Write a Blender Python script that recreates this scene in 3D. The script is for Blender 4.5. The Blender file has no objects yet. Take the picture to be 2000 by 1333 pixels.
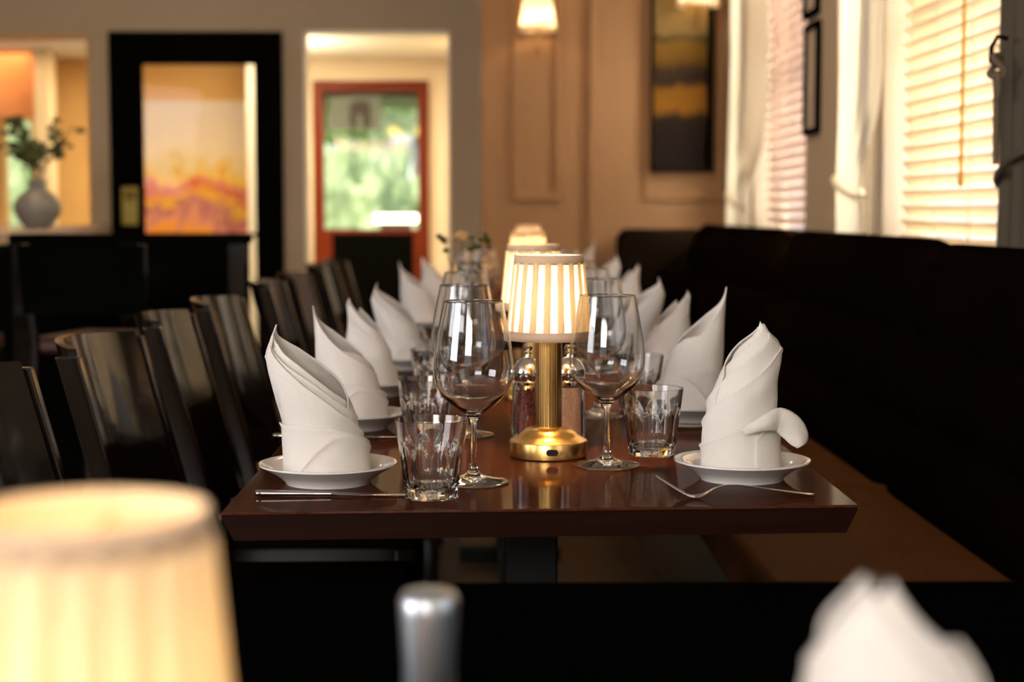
import bpy, math, random
from mathutils import Vector, Matrix, noise
random.seed(7)
PI = math.pi
S = bpy.context.scene
col = S.collection

# ------------------------------------------------------------------ camera
F = 3200.0                      # focal length in pixels of a 2000 px wide frame
CAMZ = 1.10
PITCH = math.atan(256.5 / F)    # horizon at y = 410
YAW = math.atan(45.0 / F)       # room axis vanishes at x = 955
cam = bpy.data.cameras.new('camera')
camo = bpy.data.objects.new('camera', cam); col.objects.link(camo)
camo.location = (0, 0, CAMZ)
camo.rotation_euler = (PI / 2 - PITCH, 0, -YAW)
cam.sensor_width = 36; cam.lens = F / 2000 * 36
cam.clip_start = 0.05; cam.clip_end = 200
cam.dof.use_dof = True
cam.dof.focus_distance = 2.13
cam.dof.aperture_fstop = 3.8
S.camera = camo
S.view_settings.view_transform = 'Standard'
S.view_settings.look = 'None'
S.view_settings.gamma = 1
S.view_settings.exposure = 0.0
S.view_settings.use_curve_mapping = False
RM = camo.rotation_euler.to_matrix()
def ray(px, py): return RM @ Vector(((px - 1000) / F, -(py - 666.5) / F, -1))
def at(px, py, Y):
    d = ray(px, py); t = Y / d.y; return Vector((0, 0, CAMZ)) + d * t
def onz(px, py, z):
    d = ray(px, py); t = (z - CAMZ) / d.z; return Vector((0, 0, CAMZ)) + d * t
def onx(px, py, X):
    d = ray(px, py); t = X / d.x; return Vector((0, 0, CAMZ)) + d * t

# ------------------------------------------------------------------ world and lights
w = bpy.data.worlds.new('world'); S.world = w; w.use_nodes = True
bg = w.node_tree.nodes['Background']
bg.inputs[0].default_value = (0.80, 0.90, 1.0, 1); bg.inputs[1].default_value = 1.3
sun = bpy.data.lights.new('sun', 'SUN'); sun.energy = 8.0; sun.angle = 0.02; sun.color = (1, 0.95, 0.85)
suno = bpy.data.objects.new('sun', sun); col.objects.link(suno); suno.rotation_euler = Vector((0.4, 0.5, -1.0)).to_track_quat('-Z', 'Y').to_euler()

def area(name, loc, direction, sx, sy, power, color):
    l = bpy.data.lights.new(name, 'AREA'); l.shape = 'RECTANGLE'; l.size = sx; l.size_y = sy
    l.energy = power; l.color = color
    o = bpy.data.objects.new(name, l); col.objects.link(o); o.location = loc
    o.rotation_euler = Vector(direction).to_track_quat('-Z', 'Y').to_euler()
    return o
def point(name, loc, power, color, r=0.02):
    l = bpy.data.lights.new(name, 'POINT'); l.energy = power; l.color = color; l.shadow_soft_size = r
    o = bpy.data.objects.new(name, l); col.objects.link(o); o.location = loc
    return o
DAY = (1.0, 0.93, 0.86)
WARM = (1.0, 0.62, 0.28)
area('daylight_window_near', (2.7, 4.5, 3.1), (-1, 0, -0.95), 2.6, 1.3, 3600, (1.0, 0.97, 0.90))
area('daylight_window_far', (2.7, 7.0, 3.1), (-1, 0, -0.95), 2.0, 1.3, 1000, (1.0, 0.97, 0.92))
area('daylight_side_window', (1.45, 0.2, 1.9), (-1, 0.1, -0.25), 1.1, 1.3, 3, DAY)
area('rear_fill_light', (-1.2, -2.8, 2.2), (0.25, 1, -0.28), 1.8, 0.9, 135, DAY)  # unseen fill added behind the camera to brighten the napkins
area('daylight_left_window', (-4.1, -0.4, 1.9), (1, 0.62, -0.22), 1.9, 1.3, 115, (0.96, 0.96, 1.0))
area('lobby_unseen_light', (-1.40, 10.9, 2.17), (0, 0, -1), 0.28, 0.6, 62, (1.0, 0.80, 0.52))
area('lobby_unseen_light', (-0.1, 10.8, 2.17), (0, 0, -1), 0.3, 0.5, 20, (1.0, 0.80, 0.52))
area('lobby_unseen_light', (-2.44, 10.9, 2.17), (0, 0, -1), 0.15, 0.7, 26, (1.0, 0.82, 0.55))  # hidden fill, added to brighten the painting behind the black door
area('lobby_ceiling_fill', (-1.46, 10.6, 1.80), (0, 0, 1), 0.14, 0.9, 22, (1.0, 0.86, 0.62))  # unseen upward fill added to brighten the lobby ceiling, no fixture there
area('side_room_ceiling_lamp', (-3.4, 11.3, 2.17), (0, 0, -1), 0.5, 0.5, 6, (1.0, 0.66, 0.34))
area('dining_ceiling_lamp', (-2.2, 7.2, 2.70), (0.1, 0.25, -1), 0.5, 0.5, 14, (1.0, 0.70, 0.40))
area('dining_ceiling_lamp', (-0.4, 5.8, 2.70), (0.1, 0.3, -1), 0.5, 0.5, 16, (1.0, 0.68, 0.38))

# ------------------------------------------------------------------ materials
MATS = {}
def nodes(name):
    m = bpy.data.materials.new(name); m.use_nodes = True; MATS[name] = m
    nt = m.node_tree
    return m, nt, nt.nodes['Principled BSDF']
def pm(name, color, rough=0.5, metal=0.0, spec=0.5, coat=0.0, var=None, vscale=8.0, bump=0.0, bscale=60.0, stretch=None, **kw):
    m, nt, b = nodes(name)
    b.inputs['Base Color'].default_value = (*color, 1)
    b.inputs['Roughness'].default_value = rough
    b.inputs['Metallic'].default_value = metal
    b.inputs['Specular IOR Level'].default_value = spec
    b.inputs['Coat Weight'].default_value = coat
    b.inputs['Coat Roughness'].default_value = kw.get('coat_rough', 0.05)
    if kw.get('trans'): b.inputs['Transmission Weight'].default_value = kw['trans']
    if kw.get('coat_ior'): b.inputs['Coat IOR'].default_value = kw['coat_ior']
    if kw.get('ior'): b.inputs['IOR'].default_value = kw['ior']
    if kw.get('aniso'): b.inputs['Anisotropic'].default_value = kw['aniso']
    if var or bump:
        tc = nt.nodes.new('ShaderNodeTexCoord'); mp = nt.nodes.new('ShaderNodeMapping')
        nt.links.new(tc.outputs['Object'], mp.inputs[0])
        if stretch: mp.inputs['Scale'].default_value = stretch
    if var:
        n = nt.nodes.new('ShaderNodeTexNoise'); n.inputs['Scale'].default_value = vscale; n.inputs['Detail'].default_value = 6
        nt.links.new(mp.outputs[0], n.inputs['Vector'])
        r = nt.nodes.new('ShaderNodeValToRGB')
        r.color_ramp.elements[0].position = 0.3; r.color_ramp.elements[0].color = (*color, 1)
        r.color_ramp.elements[1].position = 0.7; r.color_ramp.elements[1].color = (*var, 1)
        nt.links.new(n.outputs['Fac'], r.inputs[0]); nt.links.new(r.outputs[0], b.inputs['Base Color'])
    if bump:
        n2 = nt.nodes.new('ShaderNodeTexNoise'); n2.inputs['Scale'].default_value = bscale; n2.inputs['Detail'].default_value = 3
        nt.links.new(mp.outputs[0], n2.inputs['Vector'])
        bp = nt.nodes.new('ShaderNodeBump'); bp.inputs['Strength'].default_value = bump; bp.inputs['Distance'].default_value = 0.002
        nt.links.new(n2.outputs['Fac'], bp.inputs['Height']); nt.links.new(bp.outputs[0], b.inputs['Normal'])
    return m
def emis(name, color, strength):
    m, nt, b = nodes(name)
    b.inputs['Base Color'].default_value = (*color, 1)
    b.inputs['Emission Color'].default_value = (*color, 1); b.inputs['Emission Strength'].default_value = strength
    return m
def cloth(name, color, trans, rough=0.9, weave=0.0, wscale=900):
    """diffuse + translucent cloth"""
    m, nt, b = nodes(name)
    b.inputs['Base Color'].default_value = (*color, 1); b.inputs['Roughness'].default_value = rough
    b.inputs['Specular IOR Level'].default_value = 0.03
    t = nt.nodes.new('ShaderNodeBsdfTranslucent'); t.inputs[0].default_value = (*color, 1)
    mx = nt.nodes.new('ShaderNodeMixShader'); mx.inputs[0].default_value = trans
    nt.links.new(b.outputs[0], mx.inputs[1]); nt.links.new(t.outputs[0], mx.inputs[2])
    nt.links.new(mx.outputs[0], nt.nodes['Material Output'].inputs[0])
    if weave:
        tc = nt.nodes.new('ShaderNodeTexCoord')
        ws = []
        for d in ('X', 'Z'):
            wv = nt.nodes.new('ShaderNodeTexWave'); wv.bands_direction = d; wv.inputs['Scale'].default_value = wscale
            wv.inputs['Distortion'].default_value = 0.6
            nt.links.new(tc.outputs['Object'], wv.inputs['Vector']); ws.append(wv)
        ad = nt.nodes.new('ShaderNodeMath'); ad.operation = 'ADD'
        nt.links.new(ws[0].outputs['Fac'], ad.inputs[0]); nt.links.new(ws[1].outputs['Fac'], ad.inputs[1])
        bp = nt.nodes.new('ShaderNodeBump'); bp.inputs['Strength'].default_value = weave; bp.inputs['Distance'].default_value = 0.0006
        nt.links.new(ad.outputs[0], bp.inputs['Height']); nt.links.new(bp.outputs[0], b.inputs['Normal'])
    return m

wall_m = pm('wall_paint', (0.42, 0.32, 0.21), 0.75, var=(0.44, 0.35, 0.25), vscale=2)
panel_m = pm('panel_paint', (0.30, 0.155, 0.068), 0.7, spec=0.1, var=(0.32, 0.17, 0.078), vscale=2)
ceil_m = pm('ceiling_paint', (0.6, 0.56, 0.5), 0.9)
lobbywall_m = pm('lobby_paint', (0.72, 0.60, 0.42), 0.8, var=(0.74, 0.62, 0.44), vscale=2)
lobbyceil_m = pm('lobby_ceiling_paint', (0.9, 0.85, 0.74), 0.9)
orange_m = pm('orange_wall_paint', (0.62, 0.36, 0.12), 0.8, var=(0.58, 0.33, 0.10), vscale=2)
brick_m = pm('terracotta_paint', (0.55, 0.20, 0.06), 0.7, var=(0.62, 0.27, 0.10), vscale=3)
cream_m = pm('cream_gloss_paint', (0.9, 0.86, 0.72), 0.5)
floor_m = pm('floor_wood', (0.05, 0.028, 0.015), 0.35, var=(0.08, 0.045, 0.022), vscale=4, stretch=(8, 1, 1))
black_m = pm('black_paint', (0.0025, 0.0025, 0.002), 0.6, spec=0.0)
darkwood_m = pm('ebony_stained_wood', (0.005, 0.003, 0.0025), 0.4, spec=0.0, coat=0.8, coat_rough=0.11, coat_ior=1.6, var=(0.010, 0.006, 0.004), vscale=30, stretch=(6, 6, 0.6), bump=0.15, bscale=120)
redwood_m = pm('red_mahogany_door', (0.11, 0.016, 0.004), 0.45, spec=0.1, var=(0.14, 0.022, 0.006), vscale=5, stretch=(4, 4, 0.5))
leather_m = pm('black_brown_leather', (0.0035, 0.0018, 0.0010), 0.8, spec=0.0, var=(0.0048, 0.0024, 0.0013), vscale=12, bump=0.3, bscale=300)
seat_m = pm('brown_leather', (0.105, 0.036, 0.010), 0.6, spec=0.03, var=(0.12, 0.044, 0.013), vscale=10, bump=0.3, bscale=300)
chalk_m = pm('charcoal_metal', (0.01, 0.01, 0.01), 0.45, metal=0.6)
slate_m = pm('stone_ledge', (0.36, 0.25, 0.21), 0.25, var=(0.42, 0.30, 0.26), vscale=6)
porc_m = pm('white_porcelain', (0.74, 0.70, 0.66), 0.12, coat=0.6, spec=0.5)
brass_m = pm('brushed_brass', (0.92, 0.55, 0.18), 0.27, metal=1.0)
brass_dark_m = pm('door_brass', (0.26, 0.19, 0.05), 0.5, metal=1.0)
steel_m = pm('polished_steel', (0.50, 0.47, 0.44), 0.08, metal=1.0)
chrome_m = pm('chrome', (0.82, 0.80, 0.76), 0.05, metal=1.0)
satin_m = pm('satin_steel', (0.62, 0.66, 0.72), 0.38, metal=1.0)
port_m = pm('black_plastic', (0.006, 0.006, 0.006), 0.3)
glass_m = pm('clear_glass', (1, 1, 1), 0.0, trans=1.0, ior=1.46)
pane_m = pm('window_glass', (1, 1, 1), 0.0, trans=1.0, ior=1.12)
napkin_m = cloth('white_linen', (0.88, 0.815, 0.755), 0.15, weave=0.5, wscale=260)
shade_m = cloth('pleated_shade_silk', (0.88, 0.74, 0.52), 0.30)
pleat_m = cloth('pleat_silk', (0.97, 0.90, 0.74), 0.84)
band_m = cloth('shade_ribbon', (0.78, 0.58, 0.40), 0.25)
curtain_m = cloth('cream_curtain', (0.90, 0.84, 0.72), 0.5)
curtain_dark_m = cloth('shaded_curtain', (0.10, 0.078, 0.055), 0.02)  # unlit curtain, its shade put into a darker cloth colour
slat_m = cloth('honey_wood_slat', (0.88, 0.76, 0.58), 0.42, rough=0.5)
slat_pink_m = cloth('pale_wood_slat', (0.74, 0.60, 0.52), 0.30, rough=0.5)
rope_m = pm('rope', (0.14, 0.10, 0.065), 0.9, bump=0.5, bscale=200)
cord_m = pm('amber_cord', (0.55, 0.28, 0.05), 0.6)
vase_m = pm('pale_stoneware', (0.20, 0.19, 0.17), 0.45, var=(0.23, 0.22, 0.20), vscale=10)
leaf_m = pm('dark_leaf', (0.03, 0.05, 0.008), 0.5, var=(0.07, 0.08, 0.01), vscale=20)
twig_m = pm('twig', (0.10, 0.06, 0.03), 0.8)
petal_m = pm('dried_petal', (0.55, 0.28, 0.10), 0.8, var=(0.65, 0.40, 0.18), vscale=20)
peppercorn_m = pm('peppercorn_red', (0.30, 0.015, 0.008), 0.5, var=(0.08, 0.03, 0.02), vscale=130)
salt_m = pm('pink_salt', (0.82, 0.36, 0.17), 0.7, var=(0.92, 0.58, 0.38), vscale=300, bump=0.8, bscale=500)
grass_m = pm('lawn', (0.16, 0.28, 0.05), 0.9, var=(0.26, 0.38, 0.10), vscale=3)
hedge_m = pm('hedge_leaf', (0.14, 0.20, 0.06), 0.8, var=(0.42, 0.50, 0.27), vscale=7)
bark_m = pm('grey_bark', (0.16, 0.15, 0.13), 0.9)
bldg_m = pm('grey_render', (0.20, 0.23, 0.26), 0.8, var=(0.28, 0.31, 0.34), vscale=0.8)
paper_m = pm('grey_paper', (0.11, 0.13, 0.11), 0.8)
ink_m = pm('dark_ink', (0.03, 0.025, 0.02), 0.8)
white_m = pm('white_lettering', (0.5, 0.5, 0.47), 0.6)
yellow_m = pm('yellow_board', (0.85, 0.60, 0.12), 0.6)
mat_m = pm('pale_print', (0.42, 0.34, 0.26), 0.8, var=(0.5, 0.4, 0.3), vscale=5)
bulb_m = emis('lamp_bulb', (1.0, 0.72, 0.38), 14)
reflection_m = emis('reflection_glow', (1.0, 0.80, 0.55), 9)

# dark lacquered mahogany
def mahogany():
    m, nt, b = nodes('mahogany_lacquer')
    tc = nt.nodes.new('ShaderNodeTexCoord'); mp = nt.nodes.new('ShaderNodeMapping'); mp.inputs['Scale'].default_value = (14, 0.9, 8)
    nt.links.new(tc.outputs['Object'], mp.inputs[0])
    n = nt.nodes.new('ShaderNodeTexNoise'); n.inputs['Scale'].default_value = 5; n.inputs['Detail'].default_value = 8; n.inputs['Distortion'].default_value = 0.6
    nt.links.new(mp.outputs[0], n.inputs['Vector'])
    r = nt.nodes.new('ShaderNodeValToRGB')
    r.color_ramp.elements[0].position = 0.3; r.color_ramp.elements[0].color = (0.036, 0.010, 0.005, 1)
    r.color_ramp.elements[1].position = 0.75; r.color_ramp.elements[1].color = (0.070, 0.020, 0.009, 1)
    nt.links.new(n.outputs['Fac'], r.inputs[0]); nt.links.new(r.outputs[0], b.inputs['Base Color'])
    b.inputs['Roughness'].default_value = 0.25; b.inputs['Specular IOR Level'].default_value = 0.0
    b.inputs['Coat Weight'].default_value = 0.26; b.inputs['Coat Roughness'].default_value = 0.08
    bp = nt.nodes.new('ShaderNodeBump'); bp.inputs['Strength'].default_value = 0.03; bp.inputs['Distance'].default_value = 0.001
    nt.links.new(n.outputs['Fac'], bp.inputs['Height']); nt.links.new(bp.outputs[0], b.inputs['Normal'])
    return m
table_m = mahogany()
edge_m = pm('shaded_edge_wood', (0.010, 0.0028, 0.0015), 0.4, spec=0.1, var=(0.015, 0.004, 0.002), vscale=4, stretch=(1, 1, 20))  # table edge darkened in colour to imitate shade below the top

# painted canvases
def canvas(name, stops, scale, distort, blotch=0.25, stretch=(1, 1, 1)):
    """vertical colour bands broken up by noise: an abstract landscape"""
    m, nt, b = nodes(name)
    b.inputs['Roughness'].default_value = 0.8; b.inputs['Specular IOR Level'].default_value = 0.03
    tc = nt.nodes.new('ShaderNodeTexCoord'); sp = nt.nodes.new('ShaderNodeSeparateXYZ')
    nt.links.new(tc.outputs['Generated'], sp.inputs[0])
    mp = nt.nodes.new('ShaderNodeMapping'); mp.inputs['Scale'].default_value = stretch
    nt.links.new(tc.outputs['Generated'], mp.inputs[0])
    n = nt.nodes.new('ShaderNodeTexNoise'); n.inputs['Scale'].default_value = scale; n.inputs['Detail'].default_value = 4; n.inputs['Distortion'].default_value = distort
    nt.links.new(mp.outputs[0], n.inputs['Vector'])
    mm = nt.nodes.new('ShaderNodeMath'); mm.operation = 'MULTIPLY_ADD'; mm.inputs[1].default_value = blotch; 
    s2 = nt.nodes.new('ShaderNodeMath'); s2.operation = 'SUBTRACT'; s2.inputs[1].default_value = blotch * 0.5
    nt.links.new(n.outputs['Fac'], mm.inputs[0]); nt.links.new(sp.outputs['Z'], mm.inputs[2])
    nt.links.new(mm.outputs[0], s2.inputs[0])
    r = nt.nodes.new('ShaderNodeValToRGB'); cr = r.color_ramp
    while len(cr.elements) > 1: cr.elements.remove(cr.elements[-1])
    cr.elements[0].position = stops[0][0]; cr.elements[0].color = (*stops[0][1], 1)
    for p, c in stops[1:]:
        e = cr.elements.new(p); e.color = (*c, 1)
    nt.links.new(s2.outputs[0], r.inputs[0]); nt.links.new(r.outputs[0], b.inputs['Base Color'])
    return m
dusk_m = canvas('dusk_canvas', [(0.0, (0.008, 0.004, 0.003)), (0.26, (0.009, 0.005, 0.003)), (0.31, (0.14, 0.055, 0.006)), (0.40, (0.13, 0.05, 0.006)), (0.44, (0.008, 0.004, 0.003)), (0.50, (0.02, 0.010, 0.004)), (0.55, (0.08, 0.036, 0.005)), (0.63, (0.11, 0.055, 0.008)), (0.67, (0.03, 0.018, 0.006)), (0.70, (0.17, 0.105, 0.035)), (1.0, (0.24, 0.15, 0.05))], 3, 0.3, 0.12)
flower_m = canvas('autumn_canvas', [(0.0, (0.62, 0.22, 0.03)), (0.20, (0.66, 0.26, 0.05)), (0.27, (0.50, 0.20, 0.14)), (0.34, (0.30, 0.10, 0.10)), (0.40, (0.66, 0.36, 0.04)), (0.46, (0.40, 0.07, 0.04)), (0.52, (0.55, 0.20, 0.14)), (0.57, (0.72, 0.45, 0.06)), (0.63, (0.66, 0.50, 0.22)), (0.70, (0.74, 0.60, 0.40)), (0.85, (0.70, 0.58, 0.46)), (1.0, (0.72, 0.62, 0.52))], 5, 1.2, 0.50, (1, 1, 1))

# ------------------------------------------------------------------ mesh helpers
class MB:
    def __init__(s): s.v = []; s.f = []
    def add(s, v, f):
        b = len(s.v); s.v += [tuple(p) for p in v]; s.f += [tuple(i + b for i in q) for q in f]; return s
    def box(s, x0, x1, y0, y1, z0, z1, top=None):
        v = [(x0,y0,z0),(x1,y0,z0),(x1,y1,z0),(x0,y1,z0),(x0,y0,z1),(x1,y0,z1),(x1,y1,z1),(x0,y1,z1)]
        return s.add(v, [(3,2,1,0),(4,5,6,7),(0,1,5,4),(1,2,6,5),(2,3,7,6),(3,0,4,7)])
    def prism(s, pts, z0, z1, pts2=None):
        n = len(pts); pts2 = pts2 or pts
        v = [(x, y, z0) for x, y in pts] + [(x, y, z1) for x, y in pts2]
        f = [tuple(range(n))[::-1], tuple(range(n, 2*n))] + [(i, (i+1) % n, n+(i+1) % n, n+i) for i in range(n)]
        return s.add(v, f)
    def lathe(s, prof, seg=32, c=(0, 0, 0), rf=None, close=False):
        v = []; f = []; n = len(prof)
        for j in range(seg):
            a = 2*PI*j/seg
            for r, z in prof:
                rr = r * (rf(a, z) if rf else 1)
                v.append((c[0] + rr*math.cos(a), c[1] + rr*math.sin(a), c[2] + z))
        m = n if close else n-1
        for j in range(seg):
            k = (j+1) % seg
            for i in range(m):
                i2 = (i+1) % n
                f.append((j*n+i, k*n+i, k*n+i2, j*n+i2))
        return s.add(v, f)
    def tube(s, pts, r, seg=8, cap=True):
        pts = [Vector(p) for p in pts]; n = len(pts)
        rs = r if isinstance(r, (list, tuple)) else [r]*n
        v = []; f = []
        up = Vector((0, 0, 1))
        t0 = (pts[1]-pts[0]).normalized()
        if abs(t0.z) > 0.9: up = Vector((1, 0, 0))
        a = t0.cross(up).normalized()
        for i, p in enumerate(pts):
            t = (pts[min(i+1, n-1)] - pts[max(i-1, 0)]).normalized()
            a = (a - t*a.dot(t)).normalized(); b = t.cross(a)
            for j in range(seg):
                an = 2*PI*j/seg
                v.append(p + (a*math.cos(an) + b*math.sin(an))*rs[i])
        for i in range(n-1):
            for j in range(seg):
                k = (j+1) % seg
                f.append((i*seg+j, i*seg+k, (i+1)*seg+k, (i+1)*seg+j))
        if cap: f += [tuple(range(seg))[::-1], tuple(range((n-1)*seg, n*seg))]
        return s.add(v, f)
    def sphere(s, c, r, seg=12, rings=8, sc=(1, 1, 1)):
        v = [(c[0], c[1], c[2]-r*sc[2])]; f = []
        for i in range(1, rings):
            a = PI*i/rings
            for j in range(seg):
                b = 2*PI*j/seg
                v.append((c[0]+r*sc[0]*math.sin(a)*math.cos(b), c[1]+r*sc[1]*math.sin(a)*math.sin(b), c[2]-r*sc[2]*math.cos(a)))
        v.append((c[0], c[1], c[2]+r*sc[2])); L = len(v)-1
        for j in range(seg):
            k = (j+1) % seg
            f.append((0, 1+k, 1+j)); f.append((L, L-seg+j, L-seg+k))
            for i in range(rings-2):
                f.append((1+i*seg+j, 1+i*seg+k, 1+(i+1)*seg+k, 1+(i+1)*seg+j))
        return s.add(v, f)
    def build(s, name, m, parent=None, smooth=True, bevel=0, angle=35, sub=0, solid=0):
        me = bpy.data.meshes.new(name); me.from_pydata(s.v, [], s.f); me.update()
        if m: me.materials.append(m)
        if smooth:
            for p in me.polygons: p.use_smooth = True
            if angle < 180: me.set_sharp_from_angle(angle=math.radians(angle))
        o = bpy.data.objects.new(name, me); col.objects.link(o)
        if parent: o.parent = parent
        if solid:
            md = o.modifiers.new('solid', 'SOLIDIFY'); md.thickness = solid; md.offset = 0
        if bevel:
            md = o.modifiers.new('bevel', 'BEVEL'); md.width = bevel; md.segments = 2; md.limit_method = 'ANGLE'
        if sub:
            md = o.modifiers.new('sub', 'SUBSURF'); md.levels = sub; md.render_levels = sub
        return o
def tag(o, label, cat, group=None, kind=None):
    o['label'] = label; o['category'] = cat
    if group: o['group'] = group
    if kind: o['kind'] = kind
    return o
def thing(name, label, cat, loc=(0, 0, 0), rz=0, group=None):
    o = bpy.data.objects.new(name, None); col.objects.link(o); o.empty_display_size = 0.05
    o.location = loc; o.rotation_euler = (0, 0, rz)
    return tag(o, label, cat, group)
KIDS = {}
def dup(root, loc, label, rz=0.0, scale=None, group=None):
    r = root.copy(); col.objects.link(r); r.location = loc; r.rotation_euler = (0, 0, rz); r['label'] = label
    if scale: r.scale = scale
    if group: r['group'] = group
    for ch in [o for o in col.objects if o.parent == root]:
        c = ch.copy(); col.objects.link(c); c.parent = r
        for g in [o for o in col.objects if o.parent == ch]:
            d = g.copy(); col.objects.link(d); d.parent = c
    return r
def struct(name, mb, m, parent=None, **k):
    o = mb.build(name, m, parent, smooth=False, **k)
    if not parent: o['kind'] = 'structure'
    return o
def lerp(a, b, t): return a + (b-a)*t
def interp(keys, x):
    if x <= keys[0][0]: return keys[0][1:] if len(keys[0]) > 2 else keys[0][1]
    for k0, k1 in zip(keys, keys[1:]):
        if x <= k1[0]:
            t = (x-k0[0])/(k1[0]-k0[0]); 
            r = tuple(lerp(a, b, t) for a, b in zip(k0[1:], k1[1:]))
            return r if len(r) > 1 else r[0]
    return keys[-1][1:] if len(keys[-1]) > 2 else keys[-1][1]
def smooth_keys(keys, n=40):
    """Catmull-Rom resample of (x, a, b..) keys"""
    out = []
    x0, x1 = keys[0][0], keys[-1][0]
    for i in range(n+1):
        x = lerp(x0, x1, i/n)
        k = 0
        while k < len(keys)-2 and x > keys[k+1][0]: k += 1
        p1, p2 = keys[k], keys[k+1]; p0 = keys[max(k-1, 0)]; p3 = keys[min(k+2, len(keys)-1)]
        h = p2[0]-p1[0]; t = (x-p1[0])/h
        row = [x]
        for c in range(1, len(p1)):
            m1 = (p2[c]-p0[c])/max(p2[0]-p0[0], 1e-9)*h; m2 = (p3[c]-p1[c])/max(p3[0]-p1[0], 1e-9)*h
            row.append((2*t**3-3*t*t+1)*p1[c] + (t**3-2*t*t+t)*m1 + (-2*t**3+3*t*t)*p2[c] + (t**3-t*t)*m2)
        out.append(tuple(row))
    return out

# ------------------------------------------------------------------ the room
XR = 1.15       # right wall
YB = 9.5        # back wall with the doors
YP = 8.0        # panelled wall
XL = -4.2; YF = -3.0; ZC = 2.8
struct('floor', MB().box(XL-1, XR+0.3, YF-0.3, 12.2, -0.05, 0), floor_m)
struct('ceiling', MB().box(XL, XR+0.3, YF, YB, ZC, ZC+0.05), ceil_m)
struct('wall_left', MB().box(XL-0.1, XL, YF, -1.4, 0, ZC).box(XL-0.1, XL, 0.6, YB, 0, ZC).box(XL-0.1, XL, -1.4, 0.6, 0, 1.2).box(XL-0.1, XL, -1.4, 0.6, 2.6, ZC), wall_m)
# rear wall with an unseen opening, added along with the rear fill light
struct('wall_front', MB().box(XL, -2.5, YF-0.1, YF, 0, ZC).box(-0.5, XR, YF-0.1, YF, 0, ZC).box(-2.5, -0.5, YF-0.1, YF, 0, 1.0).box(-2.5, -0.5, YF-0.1, YF, 2.5, ZC), wall_m)
# right wall with three openings
W = [(-0.45, 0.85), (3.55, 5.40), (5.97, 7.70)]
BL = [(3.56, 4.70), (5.98, 7.02)]   # the part of each opening that has a blind
mb = MB(); y = YF
for a, b in W:
    mb.box(XR, XR+0.14, y, a, 0, ZC); mb.box(XR, XR+0.14, a, b, 0, 0.92); mb.box(XR, XR+0.14, a, b, 2.45, ZC); y = b
mb.box(XR, XR+0.14, y, YB, 0, ZC)
struct('wall_right', mb, wall_m)
# back wall with openings (pixel positions projected on its plane)
def X9(px, py=250): return at(px, py, YB).x
def Z9(py, px=600): return at(px, py, YB).z
ox = [(X9(-260), X9(176), Z9(455), Z9(70)), (X9(217), X9(553), 0, Z9(63)), (X9(595), X9(879), 0, Z9(60))]
mb = MB(); x = XL
for a, b, z0, z1 in ox:
    mb.box(x, a, YB, YB+0.12, 0, ZC)
    if z0 > 0: mb.box(a, b, YB, YB+0.12, 0, z0)
    mb.box(a, b, YB, YB+0.12, z1, ZC); x = b
xp = at(940, 250, YP).x
mb.box(x, xp+0.02, YB, YB+0.12, 0, ZC)
struct('wall_back', mb, wall_m)
struct('wall_panelled', MB().box(xp, XR, YP, YB, 0, ZC), panel_m)
# mouldings of the panelled wall
def frame_mb(x0, x1, z0, z1, y, w=0.035, d=0.018):
    m = MB()
    m.box(x0, x1, y-d, y, z0, z0+w).box(x0, x1, y-d, y, z1-w, z1).box(x0, x0+w, y-d, y, z0+w, z1-w).box(x1-w, x1, y-d, y, z0+w, z1-w)
    return m
a = at(1000, 392, YP); b = at(1098, 380, YP)
struct('trim_1', frame_mb(a.x, b.x, a.z, 2.45, YP), panel_m, bevel=0.006)
a = at(1257, 392, YP); b = at(1412, 380, YP)
struct('trim_2', frame_mb(a.x, b.x, a.z, 2.45, YP), panel_m, bevel=0.006)
a = at(1150, 392, YP)
struct('trim_3', MB().box(a.x, a.x+0.05, YP-0.03, YP, 0, ZC), panel_m, bevel=0.005)
struct('baseboard_back', MB().box(xp, XR, YP-0.02, YP, 0, 0.14), panel_m)

# black glazed door in its frame
dx0, dx1, dz1 = X9(217), X9(553), Z9(63)
gx0, gx1, gz1, gz0 = X9(278, 300), X9(499, 300), Z9(125), Z9(716)
door = struct('door_1', MB().box(dx0+0.06, gx0, YB-0.02, YB+0.06, 0, dz1-0.06).box(gx1, dx1-0.06, YB-0.02, YB+0.06, 0, dz1-0.06)
       .box(gx0, gx1, YB-0.02, YB+0.06, gz1, dz1-0.06).box(gx0, gx1, YB-0.02, YB+0.06, 0, gz0), black_m)
door['kind'] = 'structure'
struct('door_frame', MB().box(dx0, dx0+0.06, YB-0.04, YB+0.1, 0, dz1).box(dx1-0.06, dx1, YB-0.04, YB+0.1, 0, dz1).box(dx0+0.06, dx1-0.06, YB-0.04, YB+0.1, dz1-0.06, dz1), black_m, parent=door)
struct('pane', MB().box(gx0, gx1, YB+0.015, YB+0.021, gz0, gz1), pane_m, parent=door)
struct('push_bar', MB().box(gx0, gx1, YB-0.035, YB-0.02, Z9(463), Z9(455)), black_m, parent=door)
a = at(240, 440, YB); b = at(271, 365, YB)
pl = MB().box(a.x, b.x, YB-0.03, YB-0.02, a.z, b.z).build('lock_plate', brass_dark_m, door, smooth=False, bevel=0.003)
c = at(256, 381, YB)
MB().sphere((c.x, YB-0.05, c.z), 0.026, 16, 10).build('lock_knob', brass_dark_m, pl)
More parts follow.
